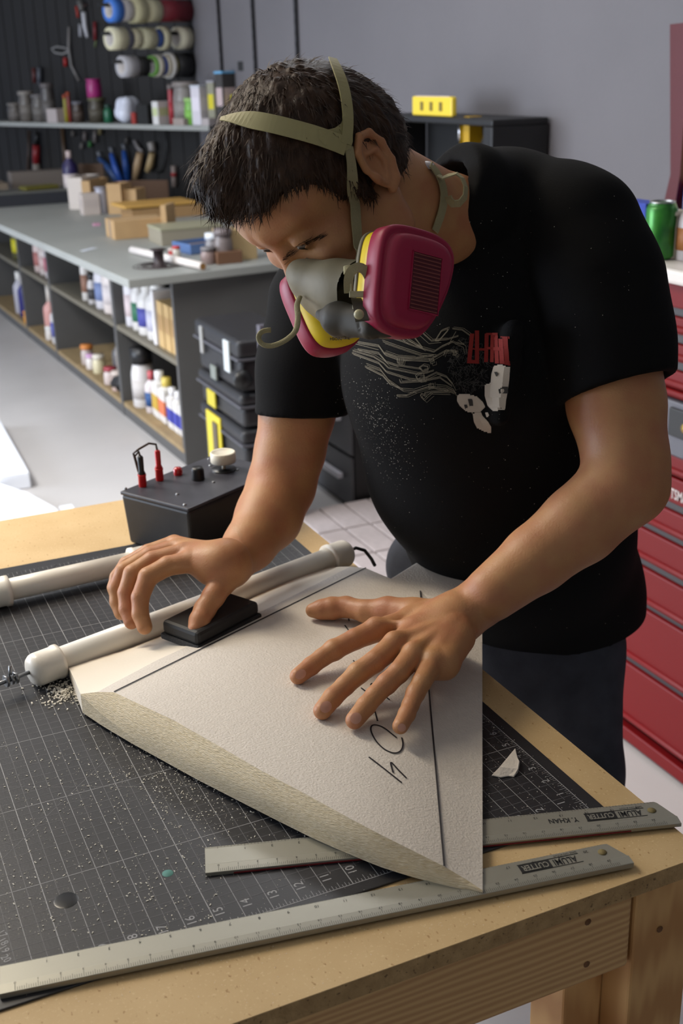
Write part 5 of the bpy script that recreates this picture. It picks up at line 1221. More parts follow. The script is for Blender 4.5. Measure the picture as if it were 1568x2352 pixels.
for (x, y, r, h, c, cp, lab) in ((492, 601, .035, .12, (126, 122, 124), (214, 218, 224), 'smoky jar with shiny lid right of the blue tray'), (478, 606, .03, .07, (150, 130, 126), (120, 116, 118), 'low clear jar at the corner of the blue tray'), (515, 602, .04, .14, (118, 108, 106), (110, 100, 100), 'dim jar between the shiny lid jar and his forehead'), (406, 592, .018, .05, (206, 200, 190), (190, 60, 60), 'tiny white and red bottle left of the blue tray'), (395, 592, .014, .04, (190, 60, 56), (220, 200, 190), 'tiny red cap bottle beside the spool')):
    bottle('jar', lab, 'jar', onz(x, y, CT), r, h, c, cap=cp, neck=.8)
carton('carton', 'tan carton standing at the counter edge behind his forehead', 'carton', onz(556, 600, CT) + [0, .08, 0], .16, .11, .13, (176, 152, 110))
carton('carton', 'brown wooden block at the counter edge right of the jars', 'carton', onz(532, 607, CT) + [0, .04, 0], .11, .05, .05, (110, 78, 56))
a, c = Vector(onz(300, 578, CT + .018)), Vector(onz(466, 612, CT + .018)); o = thing('paper_tube', 'long white paper tube lying behind the cable spool', 'tube', a); b = MB(); b.tube([a + Vector((.02, .05, 0)), c], .0165, 18); b.build('tube_body', plain((226, 218, 212), .5), o, world=True); b = MB(); b.tube([c, c + (c - a).normalized() * .001], .0135, 16); b.build('tube_opening', plain((150, 110, 60), .8), o, world=True)
p = onz(366, 612, CT); o = thing('cable_spool', 'dark spool standing on the counter corner, wire loosely around it', 'spool', p); m_sp = plain((44, 30, 32), .5)
b = MB(); b.lathe([(0, 0), (.034, 0), (.034, .004), (.022, .006), (.022, .066), (.034, .068), (.034, .072), (0, .072)]); b.build('spool_core', m_sp, o)
b = MB(); random.seed(2)
for k in range(5): b.tube([(math.cos(a_) * (.05 + .012 * k + .008 * math.sin(3 * a_ + k)) * 1.1, math.sin(a_) * (.05 + .012 * k), .002 + .001 * k) for a_ in np.linspace(0, 6.1, 28)], .0014, 5)
b.build('wire', plain((60, 48, 48), .5), o)
o = MB().box((0, 0, .0006), (.10, .03, .0012)).build('paper_slip', plain((206, 212, 222), .5)); o.location = onz(204, 573, CT + .0002); o.rotation_euler = (0, 0, .75); tag(o, 'small shiny paper slip on the open part of the counter', 'paper')
o = MB().box((0, 0, .006), (.035, .03, .012)).build('eraser', plain((206, 150, 176), .5)); o.location = onz(222, 518, CT + .0002); tag(o, 'small pink and white scrap left of the low box', 'scrap')
carton('tool_case', 'dark flat case lying at the far left of the counter', 'case', onz(95, 470, CT) + [0, .12, 0], .62, .25, .075, (38, 40, 46), lid=(92, 92, 88))
carton('plastic_tray', 'grey tray behind the dark flat case', 'tray', onz(125, 452, CT) + [-.02, .36, 0], .40, .16, .15, (116, 106, 98))
carton('glove_pair', 'yellow gloves lying on the dark flat case', 'gloves', onz(95, 470, CT) + [.02, .12, .0865], .22, .12, .022, (96, 90, 26), rz=.2)
carton('carton', 'pale low carton at the left frame edge on the counter', 'carton', onz(5, 458, CT) + [-.10, .15, 0], .30, .3, .10, (120, 106, 90))

# --- the wall shelf (parallel to the dark wall) and what stands on it
sz = 1.30; sx0 = onz(478, 288, sz); un = Vector((-.3255, .9455, 0)).normalized(); wn = Vector((-.9455, -.3255, 0)).normalized()
f0 = Vector(onz(0, 280, sz)) ; f1 = Vector(onz(464, 289, sz)); ud = (f0 - f1); ud.z = 0; ud.normalize(); f1 = f1 - ud * .06; f0 = f0 + ud * .7
un2 = Vector((ud.y, -ud.x, 0)); un2 = un2 if un2.x > 0 else -un2
b = MB(); pts = [f1, f0, f0 + un2 * .22, f1 + un2 * .22 + ud * .22]; pts = [Vector((min(q.x, 1.735), q.y, 0)) for q in pts]
b.prism([(q.x, q.y) for q in pts], (0, 0, sz - .028), (1, 0, 0), (0, 1, 0), (0, 0, 1), .028); o = b.build('wall_shelf', m_ctop, None, .003); tag(o, 'long grey wall shelf crowded with jars, under the tape rolls', 'shelf')
def sh(x, dpth=.10, z=sz, y=None): p = Vector(onz(x, 280 + 9 / 464 * x, sz)); q = p + un2 * dpth; return (q.x, q.y, z)
def rz_(): return math.atan2(ud.y, ud.x)
D_ = lambda x: float((RM @ (np.array(sh(x)) - CP))[2])
def wp(x, wpx): return wpx * D_(x) / FPX
items = [('jar', 15, 34, 40, (84, 78, 74), (110, 104, 98), 'dull glass jar at the left end of the wall shelf'), ('jar', 42, 34, 66, (92, 86, 80), (128, 122, 116), 'glass jar second from the left end of the wall shelf'), ('jar', 72, 36, 60, (86, 82, 78), (96, 92, 92), 'glass jar third from the left on the wall shelf'), ('jar', 92, 30, 84, (76, 72, 70), (90, 84, 84), 'tall dim jar behind the white box on the wall shelf'),
         ('jar', 190, 40, 54, (62, 56, 44), (90, 86, 62), 'brown jar under the magenta cup on the wall shelf'), ('jar', 158, 26, 46, (60, 48, 40), (96, 96, 104), 'dark jar left of the brown jar'), ('bottle', 138, 9, 66, (120, 40, 30), (150, 60, 30), 'thin red bottle between white box and dark jar'), ('bottle', 130, 9, 60, (140, 132, 30), (150, 60, 30), 'thin yellow bottle left of the thin red one'),
         ('jar', 394, 60, 92, (122, 116, 112), (128, 120, 116), 'large clear jar with red label on the wall shelf'), ('jar', 418, 34, 58, (112, 170, 66), (150, 190, 110), 'lime green container in front of the white tub'), ('jar', 372, 14, 86, (150, 34, 44), (110, 100, 98), 'narrow red labelled jar left of the large clear jar')]
for (nm, x, w, h, c, cp, lab) in items: bottle(nm, lab, nm, sh(x, .08 if w < 40 else .12), wp(x, w) / 2, wp(x, h), c, cap=cp, neck=.85, caph=.1, band=None if nm == 'bottle' else tuple(min(255, v + 14) for v in c))
def sbox(lab, x, w, h, c, dpt=.10, panel=None, name='carton', off=.07, z=sz, lid=None): return carton(name, lab, name.replace('_', ' '), sh(x, off, z), wp(x, w), dpt, wp(x, h), c, rz=rz_() + math.pi, panel=panel, lid=lid)
sbox('plain white box near the left end of the wall shelf', 117, 42, 30, (168, 158, 156), .12, name='box')
sbox('black cube box in the middle of the wall shelf', 325, 42, 43, (20, 20, 20), .12, name='box', off=.07)
sbox('small red box left of the black cube on the wall shelf', 294, 15, 25, (150, 48, 40), .06, name='box')
sbox('white and lime carton right of the black cube', 352, 22, 50, (208, 206, 204), .10, panel=(190, 200, 150))
sbox('white tub with red edged label right of the lime container', 438, 32, 82, (206, 202, 210), .11, panel=(222, 216, 226), name='tub', off=.10, lid=(190, 194, 204))
sbox('yellow labelled clear box right of the white tub', 464, 24, 92, (140, 138, 120), .11, panel=(206, 194, 40), off=.13, lid=(150, 148, 156))
sbox('dark box with sky blue lid on top of the yellow labelled stack', 492, 26, 112, (60, 58, 58), .10, panel=(190, 170, 170), off=.10, lid=(104, 170, 214))
sbox('yellow box behind the sky blue lidded box', 512, 26, 66, (196, 184, 44), .10, off=.14)
sbox('clear low parts box at the right end of the wall shelf', 470, 26, 16, (168, 160, 160), .07, name='parts_box', off=.04)
sbox('clear low parts box left of the shelf end one', 408, 40, 15, (150, 138, 132), .06, name='parts_box', off=.035)
sbox('black tray on top of the stacked boxes behind his hair', 550, 80, 20, (28, 28, 30), .14, name='tray', off=.16, z=sz + wp(500, 116))
sbox('pale box stack holding up the black tray', 552, 60, 114, (120, 116, 108), .12, off=.17)
bottle('cup', 'magenta cup upside down on the brown jar', 'cup', (*sh(187, .12)[:2], sz + wp(190, 54) + .001), wp(187, 34) / 2, wp(187, 40), (150, 32, 104), cap=(150, 32, 104), neck=.85, caph=.05)
bottle('bottle', 'green squat bottle beside the white plastic bag', 'bottle', sh(214, .12), wp(214, 22) / 2, wp(214, 40), (24, 92, 62), cap=(30, 60, 50), neck=.6)
p = Vector(sh(262, .11)); G = Field(np.array(p) + [-.16, -.16, -.01], np.array(p) + [.16, .16, .25], .008)
rr = np.random.default_rng(4)
for k in range(16): q = np.array(p) + np.array([ud.x, ud.y, 0]) * rr.uniform(-.075, .075) + np.array([un2.x, un2.y, 0]) * rr.uniform(-.05, .05) + [0, 0, rr.uniform(.04, .12)]; G.ell(q, [rr.uniform(.03, .055)] * 3, k=.006)
G.cutplane((0, 0, sz + .001), (0, 0, -1)); V, Fc = G.mesh(0); o = np_mesh('plastic_bag', [(V, Fc, 0)], [mat('crumpled_white_plastic', lin((214, 218, 232)), .35, bump=1.0, bscale=28)]); tag(o, 'crumpled white plastic bag on the wall shelf', 'bag')
bottle('cap', 'bright green lid lying in front of the large clear jar', 'lid', sh(396, .05), wp(394, 28) / 2, .018, (44, 160, 92), cap=(44, 160, 92), neck=.9, caph=.1)

# --- tape rolls on three rods
def roll(lab, base, s0, s1, ro, col, ri=.040, group=None):
    a = base + wn * s0; o = thing('tape_roll', lab, 'tape roll', (a.x, a.y, base.z - ro), 0, group); a2 = base + wn * s1
    b = MB(); L = s1 - s0; drop = Vector((0, 0, -(ri - .012))); 
    b.lathe([(ri, 0), (ro, 0), (ro, L), (ri, L), (ri, 0)], a + drop, wn, 26); b.build('tape', plain(col, .5), o, world=True)
    b = MB(); b.lathe([(ri - .0035, 0), (ri, 0), (ri, L), (ri - .0035, L), (ri - .0035, 0)], a + drop, wn, 26); b.build('core', plain((206, 200, 196), .7), o, world=True)
def wallpt(x, y): r = ray(x, y); N = np.array([.9455, .3255, 0]); q = np.array([1.75, WY, 0]); return Vector(CP + r * (((q - CP) @ N) / (r @ N)))
rods = [(14, .64, [(.02, .235, .060, (104, 18, 32), 'dark red duct tape stack closest to the wall, top rod'), (.24, .335, .062, (196, 190, 158), 'cream masking tape right of the glint, top rod'), (.345, .43, .069, (192, 186, 150), 'wide cream tape roll, middle of the top rod'), (.435, .505, .058, (200, 196, 196), 'pale grey tape roll on the top rod'), (.508, .575, .064, (58, 112, 196), 'bright blue tape on the outer end of the top rod')]),
        (76, .62, [(.02, .105, .064, (206, 200, 176), 'cream tape roll alone near the wall, middle rod'), (.185, .225, .066, (196, 190, 160), 'narrow cream tape beside the blue one, middle rod'), (.228, .262, .050, (54, 86, 160), 'narrow blue tape roll on the middle rod'), (.275, .37, .058, (192, 188, 158), 'wide cream tape roll in the middle of the middle rod'), (.375, .435, .054, (198, 192, 164), 'smaller cream tape left of the wide one, middle rod'), (.44, .475, .056, (92, 92, 106), 'slate grey tape roll on the middle rod'), (.48, .575, .062, (204, 198, 168), 'thick cream tape on the outer end of the middle rod')]),
        (138, .56, [(.02, .125, .072, (24, 24, 26), 'large black tape stack closest to the wall, bottom rod'), (.128, .142, .058, (196, 184, 30), 'thin yellow tape next to the black stack, bottom rod'), (.146, .172, .073, (206, 202, 196), 'tall white tape roll beside the yellow one, bottom rod'), (.175, .20, .064, (200, 192, 172), 'cream tape between the tall white and the blue, bottom rod'), (.203, .226, .058, (60, 82, 160), 'blue tape ring on the bottom rod'), (.23, .265, .062, (206, 200, 184), 'white tape between the blue and the lime, bottom rod'), (.268, .29, .058, (122, 180, 84), 'lime green tape on the bottom rod'), (.33, .40, .056, (26, 26, 28), 'black tape left of the gap, bottom rod'), (.405, .50, .060, (170, 168, 172), 'light grey tape on the outer end of the bottom rod')])]
for k, (y, L, rl_) in enumerate(rods):
    w = wallpt(436, y); rd = thing('tape_rod', ['top black rod for tape rolls on the dark wall', 'middle black rod for tape rolls on the dark wall', 'bottom black rod for tape rolls on the dark wall'][k], 'rod', (w.x, w.y, w.z), 0, 'black rods for tape rolls')
    b = MB(); b.cyl(w + wn * .002, w + wn * L, .011, n=14); b.build('rod_bar', m_blk, rd, world=True); b = MB(); b.box(w + wn * .012, (.02, .07, .07), X=wn, Y=un, Z=(0, 0, 1)); b.build('wall_plate', m_blk, rd, world=True)
    for (s0, s1, ro, col, lab) in rl_: roll(lab, w, s0, s1, ro, col, group='tape rolls on the rods')
# --- tools hanging on the dark wall
def wq(x, y, off=.02): return wallpt(x, y) + wn * off
def hang(name, lab, cat, segs, group=None):
    """segs: (part name, [(x,y),...], radius px, colour)"""
    q0 = wq(*segs[0][1][0]); o = thing(name, lab, cat, (q0.x, q0.y, q0.z), 0, group); d0 = float((RM @ (np.array(q0) - CP))[2])
    for (pn_, P_, r_, c_) in segs:
        rs = [v * d0 / FPX for v in (r_ if isinstance(r_, list) else [r_] * len(P_))]; b = MB(); b.tube([wq(x, y, .02 + max(rs)) for x, y in P_], rs, 10); b.build(pn_, plain(c_, .45), o, world=True)
    return o
hang('spray_gun', 'shiny metal spray gun hanging left of the tape rolls', 'spray gun', [('body', [(203, 28), (206, 60), (212, 86)], [6, 5, 4], (190, 190, 196)), ('cup', [(194, 55), (196, 84)], [4, 5], (150, 150, 156)), ('handle', [(196, 2), (202, 26)], [8, 6], (90, 88, 86))])
hang('clamp', 'red handled clamp hanging left of the spray gun', 'clamp', [('jaw', [(184, 14), (188, 40)], 3, (160, 44, 30)), ('bar', [(190, 12), (206, 12)], 2, (70, 40, 34))])
hang('squeeze_clamp', 'dark red tool hanging between the spray gun and the tape', 'clamp', [('handle', [(227, 50), (228, 92)], [4, 4], (110, 20, 26)), ('tip', [(228, 92), (226, 108)], 2, (96, 110, 60))])
hang('wire_hanger', 'grey wire stand with a ring hanging above the magenta cup', 'wire stand', [('wire', [(167, 62), (166, 110), (172, 150), (190, 186)], 3, (120, 116, 114)), ('ring', [(126, 112), (138, 107), (158, 110), (166, 118), (150, 124), (134, 121), (126, 112)], 2, (138, 136, 134))])
hang('red_tag', 'small red tag hanging above the dark jars', 'tag', [('tag_body', [(160, 132), (161, 152)], 5, (150, 24, 20))])
hang('handle_tool', 'dim red and grey handled tool on the dark wall, far left', 'tool', [('handle', [(88, 156), (90, 190)], 5, (80, 30, 28)), ('blade', [(101, 154), (102, 194)], 6, (74, 76, 84))])
hang('bar_clamp', 'tall red and grey tube standing against the dark wall', 'tube', [('red_sleeve', [(97, 332), (97, 374)], [9, 9], (128, 20, 26)), ('grey_sleeve', [(97, 374), (99, 420)], [9, 9], (128, 120, 112)), ('tip', [(96, 302), (96, 332)], [5, 6], (14, 14, 14))])
hang('wooden_stick', 'brown wooden stick leaning on the dark wall by the blue bottle', 'stick', [('stick_body', [(153, 292), (164, 412)], 5, (74, 52, 28))])
hang('wooden_stick', 'dim brown stick leaning on the dark wall at the far left', 'stick', [('stick_body', [(75, 300), (72, 420)], 3, (60, 40, 24))])
for k, (P_, c_, lab) in enumerate((([(240, 362), (262, 384), (286, 420)], (30, 62, 110), 'leftmost blue grip of the fanned blue pliers'), ([(268, 352), (278, 384), (292, 418)], (36, 78, 160), 'middle blue grip of the fanned blue pliers'), ([(297, 345), (302, 380), (306, 420)], (28, 74, 150), 'straight blue handled pliers right of the fan'))):
    hang('pliers', lab, 'pliers', [('handle', P_, [5, 8, 7], c_), ('jaw', [P_[0], (P_[0][0] - 4, P_[0][1] - 14)], [3, 5], (110, 112, 118))], 'blue handled pliers on the dark wall')
hang('caulking_gun', 'tan caulking gun hanging right of the blue pliers', 'caulking gun', [('barrel', [(336, 350), (330, 380), (324, 410)], [8, 10, 7], (168, 140, 106)), ('handle', [(318, 322), (328, 340), (338, 348)], [4, 5, 4], (128, 122, 120))])
hang('caulking_gun', 'second tan caulking gun, the one nearer his hair', 'caulking gun', [('barrel', [(363, 350), (358, 376), (352, 392)], [7, 9, 7], (164, 140, 100)), ('handle', [(360, 326), (364, 346)], [9, 8], (160, 152, 146))])
hang('glue_tube', 'small white and red tube hanging alone near his hair', 'tube', [('tube_body', [(409, 380), (411, 428)], [6, 6], (146, 132, 126)), ('red_mark', [(410, 395), (410, 404)], [6.6, 6.6], (150, 40, 40))])
for (x, y, h, c, lab) in ((205, 312, 20, (110, 100, 96), 'small grey tool hanging high below the shelf'), (198, 334, 14, (100, 94, 90), 'short grey tool beneath the small grey one'), (228, 312, 28, (116, 108, 104), 'longer grey tool right of the green one'), (217, 330, 12, (48, 112, 48), 'small green handled tool under the shelf'), (240, 300, 16, (120, 108, 70), 'small brassy tool hanging right under the shelf'), (178, 306, 12, (90, 84, 80), 'faint grey tool near the wooden stick'), (301, 322, 16, (70, 64, 60), 'faint tool hanging above the straight blue pliers')):
    hang('hand_tool', lab, 'hand tool', [('tool_body', [(x, y - h / 2), (x, y + h / 2)], [4, 5], c)])
hang('hanging_cable', 'black cord hanging down the dark wall behind his hair', 'cable', [('cable_run', [(388, 296), (390, 340), (386, 372), (378, 392), (368, 396)], 2.2, (16, 16, 16))])

# --- slotted standards on the right wall
for x, lab in ((505, 'leftmost slotted metal shelf standard on the grey wall'), (583, 'middle slotted metal shelf standard on the grey wall'), (681, 'slotted metal shelf standard nearest the black case')):
    y = onx(x, 100, 1.74)[1]; o = thing('shelf_standard', lab, 'shelf standard', (1.748, y, 1.42), 0, 'shelf standards on the grey wall')
    b = MB(); b.box((-.006, 0, .75), (.012, .026, 1.5)); [b.box((-.0125, 0, .03 + k * .05), (.002, .007, .022), mi=1) for k in range(29)]; b.build('channel', [plain((44, 42, 44), .5, metal=.4), plain((14, 14, 15), .7)], o)
# --- black wall case with its bits
cs = thing('wall_case', 'open black case fixed to the grey wall behind his neck', 'case', (1.74, 3.10, 1.13)); X0 = 1.52; y0, y1, z0, z1 = 2.683, 3.56, 1.05, 1.412
b = MB(); t = .022
b.box(((X0 + 1.74) / 2, (y0 + y1) / 2, z1 - t / 2), (1.74 - X0, y1 - y0, t)); b.box(((X0 + 1.74) / 2, (y0 + y1) / 2, z0 + t / 2), (1.74 - X0, y1 - y0, t))
b.box(((X0 + 1.74) / 2, y0 + .03, (z0 + z1) / 2), (1.74 - X0, .06, z1 - z0 - 2 * t)); b.box(((X0 + 1.74) / 2, y1 - t / 2, (z0 + z1) / 2), (1.74 - X0, t, z1 - z0 - 2 * t)); b.box((1.735, (y0 + y1) / 2, (z0 + z1) / 2), (.01, y1 - y0 - .08, z1 - z0 - 2 * t)); b.build('case_shell', mat('matt_black', lin((20, 20, 21)), .5), cs, .012, world=True)
o = thing('spirit_level', 'short yellow spirit level lying on the black wall case', 'spirit level', (1.535, 3.107, 1.4135))
b = MB(); b.box((0, 0, .034), (.022, .295, .066)); b.build('level_body', plain((226, 198, 56), .4), o, .006)
for yy in (-.07, 0, .07): MB().box((-.0115, yy, .034), (.003, .022, .03)).build('vial', plain((120, 104, 40), .3), o)
MB().box((0, 0, .0675), (.014, .25, .003)).build('top_rail', plain((190, 176, 168), .4), o)
p = onx(929, 300, 1.725); o = MB().box((0, 0, 0), (.003, .17, .22)).build('paper_sheet', plain((186, 178, 184), .6)); o.location = (1.728, onx(922, 300, 1.725)[1], 1.27); tag(o, 'white printed sheet stuck inside the black wall case', 'paper')
p = Vector(onx(1060, 303, 1.60)); o = thing('flashlight', 'yellow flashlight with silver reflector in the black wall case', 'flashlight', (p.x, p.y, p.z - .03)); ax_ = Vector((-.8, .35, 0)).normalized(); 
b = MB(); b.lathe([(.0, .01), (.03, .012), (.043, .03), (.045, .034), (.0, .034)], p - ax_ * .02, ax_, 24); b.build('reflector', mat('silver_reflector', lin((200, 198, 200)), .12, metal=.9), o, world=True)
b = MB(); b.lathe([(.046, .03), (.046, .0), (.03, -.03), (.026, -.10), (.0, -.10)], p - ax_ * .02, ax_, 20); b.build('flashlight_body', plain((206, 168, 28), .4), o, world=True)
MB().box(p - Vector((0, .075, -.01)), (.05, .04, .09)).build('handle', plain((190, 150, 24), .4), o, world=True)

# --- tool cases, post, drawer cabinet, pavers, foam sheets
m_case = mat('black_ribbed_plastic', lin((34, 34, 37)), .45, vary=.15, vscale=20, bump=.1, bscale=200); m_edge = plain((74, 74, 80), .4)
def tcase(lab, z0, z1, latch=()):
    o = thing('tool_case', lab, 'tool case', (.79, 3.15, z0), 0, 'black tool cases stacked before the cabinet'); h = z1 - z0; hs = h * .62 if h < .3 else h * .86
    MB().box((0, 0, hs / 2), (.22, .46, hs)).build('case_body', m_case, o, .02, 3); MB().box((0, 0, hs + .004 + (h - hs - .006) / 2), (.24, .48, h - hs - .006)).build('case_lid', m_case, o, .018, 3)
    MB().box((0, 0, hs + .001), (.25, .49, .010)).build('rim', m_edge, o, .004); return o
t3 = tcase('bottom black tool case of the stack, with a yellow label', 0, .415); t2 = tcase('middle black tool case of the stack', .4165, .545); t1 = tcase('top black tool case of the stack, with pale latches', .5465, .735)
def onface(o, x, y, w, h, col, nm, X=.667): p = onx(x, y, X); b = MB(); b.box((X, p[1], p[2]), (.008, w, h)); b.build(nm, plain(col, .4), o, .002, world=True)
onface(t1, 521, 818, .055, .11, (196, 204, 206), 'latch'); onface(t1, 463, 780, .03, .10, (150, 150, 148), 'latch'); onface(t1, 491, 855, .06, .05, (120, 126, 120), 'latch'); onface(t2, 486, 915, .09, .06, (190, 176, 44), 'label', .668); onface(t3, 494, 1010, .16, .20, (206, 190, 50), 'label', .668); onface(t3, 496, 1012, .05, .14, (90, 80, 60), 'label_figure', .662)
p = ony(556, 872, 2.905); b = MB(); b.lathe([(.0, -.012), (.03, -.012), (.034, 0), (.034, .02), (0, .02)], (p[0], 2.908, p[2]), (0, -1, 0), 20); b.build('wheel', m_blk, t1, world=True)
ps = thing('metal_post', 'grey riveted metal post standing beside the black tool cases', 'post', (.800, 2.72, 0)); b = MB(); q = ony(600, 800, 2.72); x_ = q[0]
b.box((x_ - .800 + .004, 0, .41), (.022, .03, .82)); b.build('post_channel', plain((104, 102, 112), .4, metal=.3), ps); b = MB(); b.box((x_ - .800 + .026, .01, .41), (.020, .03, .82)); b.build('post_side', m_blk, ps)
for y in (757, 827, 879): p = ony(608, y, 2.703); b = MB(); b.lathe([(.008, 0), (.006, .005), (0, .006)], (p[0], 2.712, p[2]), (0, -1, 0), 12); b.build('rivet', plain((206, 204, 214), .3), ps, world=True)
fc = thing('drawer_cabinet', 'low dark grey drawer cabinet with white pulls, seen past his raised arm', 'drawer cabinet', (1.38, 3.30, 0))
MB().box((0, .0, .31), (.48, .60, .62)).build('cabinet_body', plain((14, 14, 15), .5), fc)
for k in range(3):
    d_ = MB().box((-.246, 0, .115 + .205 * k), (.012, .585, .195)).build('drawer', mat('slate_drawer', lin((70, 70, 74)), .5), fc, .003)
    z_ = (.142, .372, .60)[k]; h_ = MB().box((-.262, -.08 if k < 2 else 0, z_ - .02), (.022, .26, .022)).build('handle', plain((206, 204, 212), .4), fc, .003); h_.parent = d_
random.seed(6); pv = None
for i in range(5):
    for j in range(5):
        x = .872 + .103 * i + .05; y = 2.62 + (2 - j) * -.242 + (0 if i != 3 else .0); y = 2.985 - .242 * j - .121 - (.0 if i < 2 else .0)
        if pv is None:
            b = MB(); b.box((0, 0, .027), (.0965, .234, .054)); pv = b.build('paver', mat('pale_paver', lin((176, 166, 166)), .85, vary=.06, vscale=40, bump=.3, bscale=150), None, .004); o = pv
        else: o = pv.copy(); COL.objects.link(o)
        o.location = (x, y, 0); o['label'] = 'pale grey concrete paver lying on the floor behind the table'; o['category'] = 'paver'; o['group'] = 'pavers on the floor'
m_fs = mat('white_foam_sheet', lin((232, 236, 244)), .7)
o = MB().prism([(.080, 3.895), (.105, 4.85), (-.9, 4.95), (-.9, 3.98)], (0, 0, 0.001), (1, 0, 0), (0, 1, 0), (0, 0, 1), .072).build('foam_sheet', m_fs, None, .006); tag(o, 'thick white foam slab on the floor at the left edge', 'foam sheet')
q = [onz(0, 1110, .04), onz(62, 1130, .04), onz(128, 1166, .04), onz(150, 1190, .04), onz(60, 1300, .04), onz(-200, 1250, .04)]
o = MB().prism([(v[0], v[1]) for v in q], (0, 0, .001), (1, 0, 0), (0, 1, 0), (0, 0, 1), .039).build('foam_sheet', m_fs, None, .003); tag(o, 'flat white foam sheet on the floor just beyond the table edge', 'foam sheet')
q = onz(142, 1168, .02); o = MB().box((0, 0, .01), (.05, .06, .02)).build('foam_offcut', m_fs, None, .002); o.location = (q[0] + .02, q[1], .0005); tag(o, 'tiny white foam offcut on the floor beyond the table edge', 'foam offcut')

# --- red tool chest
m_rd = mat('red_enamel', lin((112, 6, 10)), .45, spec=.3, vary=.03, vscale=3); m_rdk = plain((84, 10, 14), .35); m_gs = plain((64, 62, 64), .5)
CX = 1.05; cy0, cy1 = .35, 1.75
tc = thing('tool_chest', 'tall red rolling tool chest with many drawers at the right edge', 'tool chest', (CX, (cy0 + cy1) / 2, 0))
MB().box((CX + .30, (cy0 + cy1) / 2, .60), (.58, cy1 - cy0, 1.10)).build('chest_body', m_rdk, tc, world=True)
zs = [(1.112, 1.147, 0), (.949, 1.094, 1), (.897, .949, 1)]
def drawer(z0, z1, lip=True):
    o = MB().box((CX - .004, (cy0 + cy1) / 2, (z0 + z1) / 2), (.028, cy1 - cy0 - .02, z1 - z0)).build('drawer', m_rd, tc, .004, world=True)
    if lip:
        b = MB(); b.tube([(CX - .018, cy0 + .01, z0 + .012), (CX - .018, cy1 - .01, z0 + .012)], .0075, 10); l_ = b.build('drawer_pull', m_rd, tc, world=True); l_.parent = o
    return o
drawer(1.096, 1.147, False)
for z0, z1 in ((1.042, 1.078), (.984, 1.022), (.925, .965), (.797, .895 - .0) if False else (.905, .918)): drawer(z0, z1)
drawer(.735, .780); drawer(.672, .730, False); drawer(.596, .652); drawer(.505, .580); drawer(.400, .487); drawer(.238, .386); drawer(.070, .222); drawer(.012, .048, False)
for z0, z1 in ((1.078, 1.096), (1.022, 1.042), (.965, .984), (.652, .672), (.580, .596), (.487, .505), (.386, .400), (.222, .238)):
    MB().box((CX - .002, (cy0 + cy1) / 2, (z0 + z1) / 2), (.012, cy1 - cy0 - .01, z1 - z0 - .002)).build('grey_strip', m_gs, tc, world=True)
MB().box((CX - .010, 1.05, .842), (.03, .55, .120)).build('grey_panel', plain((92, 92, 100), .45), tc, .004, world=True)
b = MB(); p = onx(1560, 975, CX - .03); b.box((CX - .028, p[1] - .01, p[2]), (.008, .09, .062)); b.build('label_holder', m_blk, tc, .003, world=True)
b = MB(); b.lathe([(.014, 0), (.010, .012), (0, .014)], (CX - .032, p[1] - .03, p[2]), (-1, 0, 0), 14); b.build('brass_knob', plain((176, 150, 84), .3, metal=.6), tc, world=True)
b = MB(); b.lathe([(.014, 0), (.012, .006), (0, .007)], onx(1503, 657, CX - .018), (-1, 0, 0), 14); b.build('lock', plain((70, 56, 40), .4), tc, world=True)
b = MB(); tp = onx(1531, 1133, CX - .0185); add_text(b, 'CRAFTSMAN', (CX - .0195, 1.107, .694), (0, -1, 0), (0, 0, 1), .032, 0, True, .66); b.build('lettering', plain((196, 184, 180), .5), tc, world=True, normals=False)
wt = MB(); pts = [(CX - .035, 1.30), (CX - .05, 1.15), (CX - .05, .4), (CX + .5, .4), (CX + .5, 1.55), (CX + .1, 1.50)]; wt.prism(pts, (0, 0, 1.151), (1, 0, 0), (0, 1, 0), (0, 0, 1), .030); o = wt.build('white_tray', plain((226, 220, 214), .35), None, .008); tag(o, 'white moulded tray top covering the red tool chest', 'tray')
TT = 1.1815
def ct_(x, y=600): q = onz(x, y, TT); return (q[0], q[1], TT)
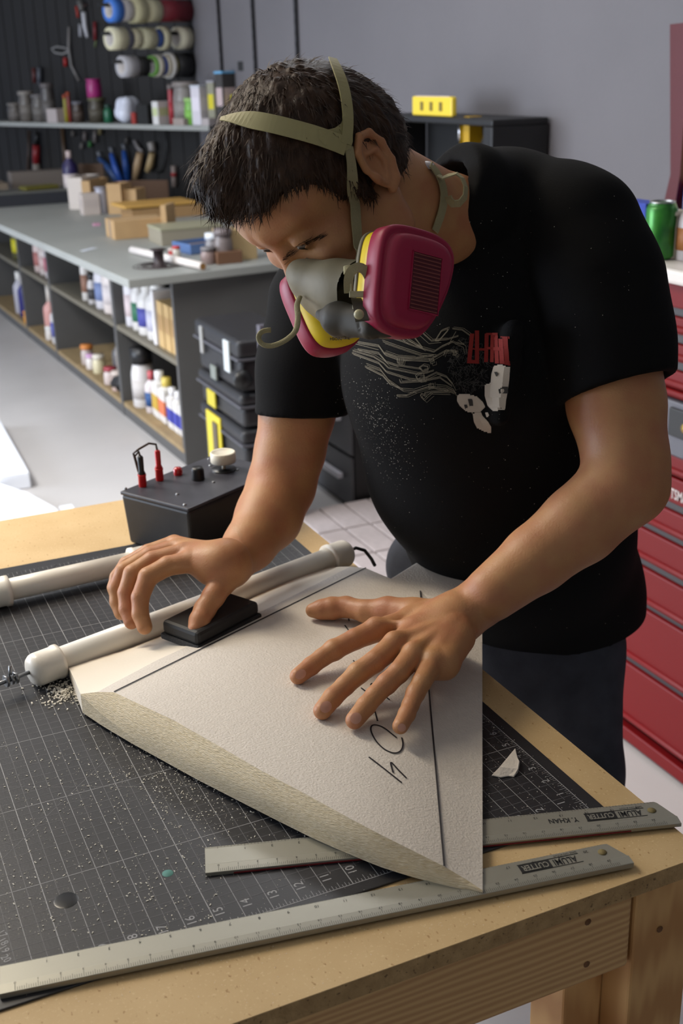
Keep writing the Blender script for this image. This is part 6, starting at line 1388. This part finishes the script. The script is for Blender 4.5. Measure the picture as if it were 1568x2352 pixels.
cn = thing('drink_can', 'green drink can with silver top on the tool chest', 'can', np.array(ct_(1496)) + [.035, .02, 0])
b = MB(); b.lathe([(0, 0), (.026, 0), (.033, .008), (.033, .105), (.027, .118), (0, .116)], n=26); b.build('can_body', mat('green_can', lin((30, 96, 40)), .3, metal=.3, col2=lin((60, 140, 50)), vscale=22), cn); b = MB(); b.lathe([(.027, .117), (.0275, .121), (.024, .121), (.023, .117), (0, .117)], n=24); b.build('can_lid', m_steel, cn); MB().box((-.031, .01, .045), (.004, .02, .05)).build('label', plain((190, 184, 176), .5), cn)
carton('carton', 'blue and white carton half hidden by his shoulder on the tool chest', 'carton', np.array(ct_(1462)) + [.06, .07, 0], .05, .09, .115, (44, 66, 160), panel=(206, 200, 196))
bottle('cup', 'white paper cup between the green can and clear bottle', 'cup', np.array(ct_(1524)) + [.04, .03, 0], .028, .10, (206, 198, 186), cap=(206, 198, 186), neck=.9, caph=.05)
bottle('bottle', 'clear plastic bottle with brown label at the right frame edge', 'bottle', np.array(ct_(1552)) + [.04, .0, 0], .034, .135, (176, 170, 172), cap=(200, 196, 206), band=(150, 96, 50), neck=.6)
ld = thing('chest_lid', 'raised dark red lid panel of the tool chest at the right frame edge', 'lid', (1.40, .96, TT))
p0, p1, p2, p3 = [onx(x, y, 1.42) for x, y in ((1522, 520), (1550, 400), (1572, 400), (1552, 520))]
b = MB(); b.prism([(p[1], p[2]) for p in (p0, p1, (p1 + np.array([0, .04, .35])), (p2 + np.array([0, 0, .35])), p2, p3, np.array([0, p3[1], TT + .001]), np.array([0, p0[1], TT + .001]))], (1.405, 0, 0), (0, 1, 0), (0, 0, 1), (1, 0, 0), .025); b.build('lid_side', mat('dark_red_enamel', lin((84, 16, 20)), .35), ld, world=True)
MB().box((1.44, p3[1] - .20, 1.46), (.012, .38, .34)).build('lid_panel', plain((214, 200, 170), .6), ld, world=True); MB().box((1.425, p3[1] - .20, 1.24), (.012, .36, .10)).build('blue_panel', plain((40, 66, 150), .5), ld, world=True)
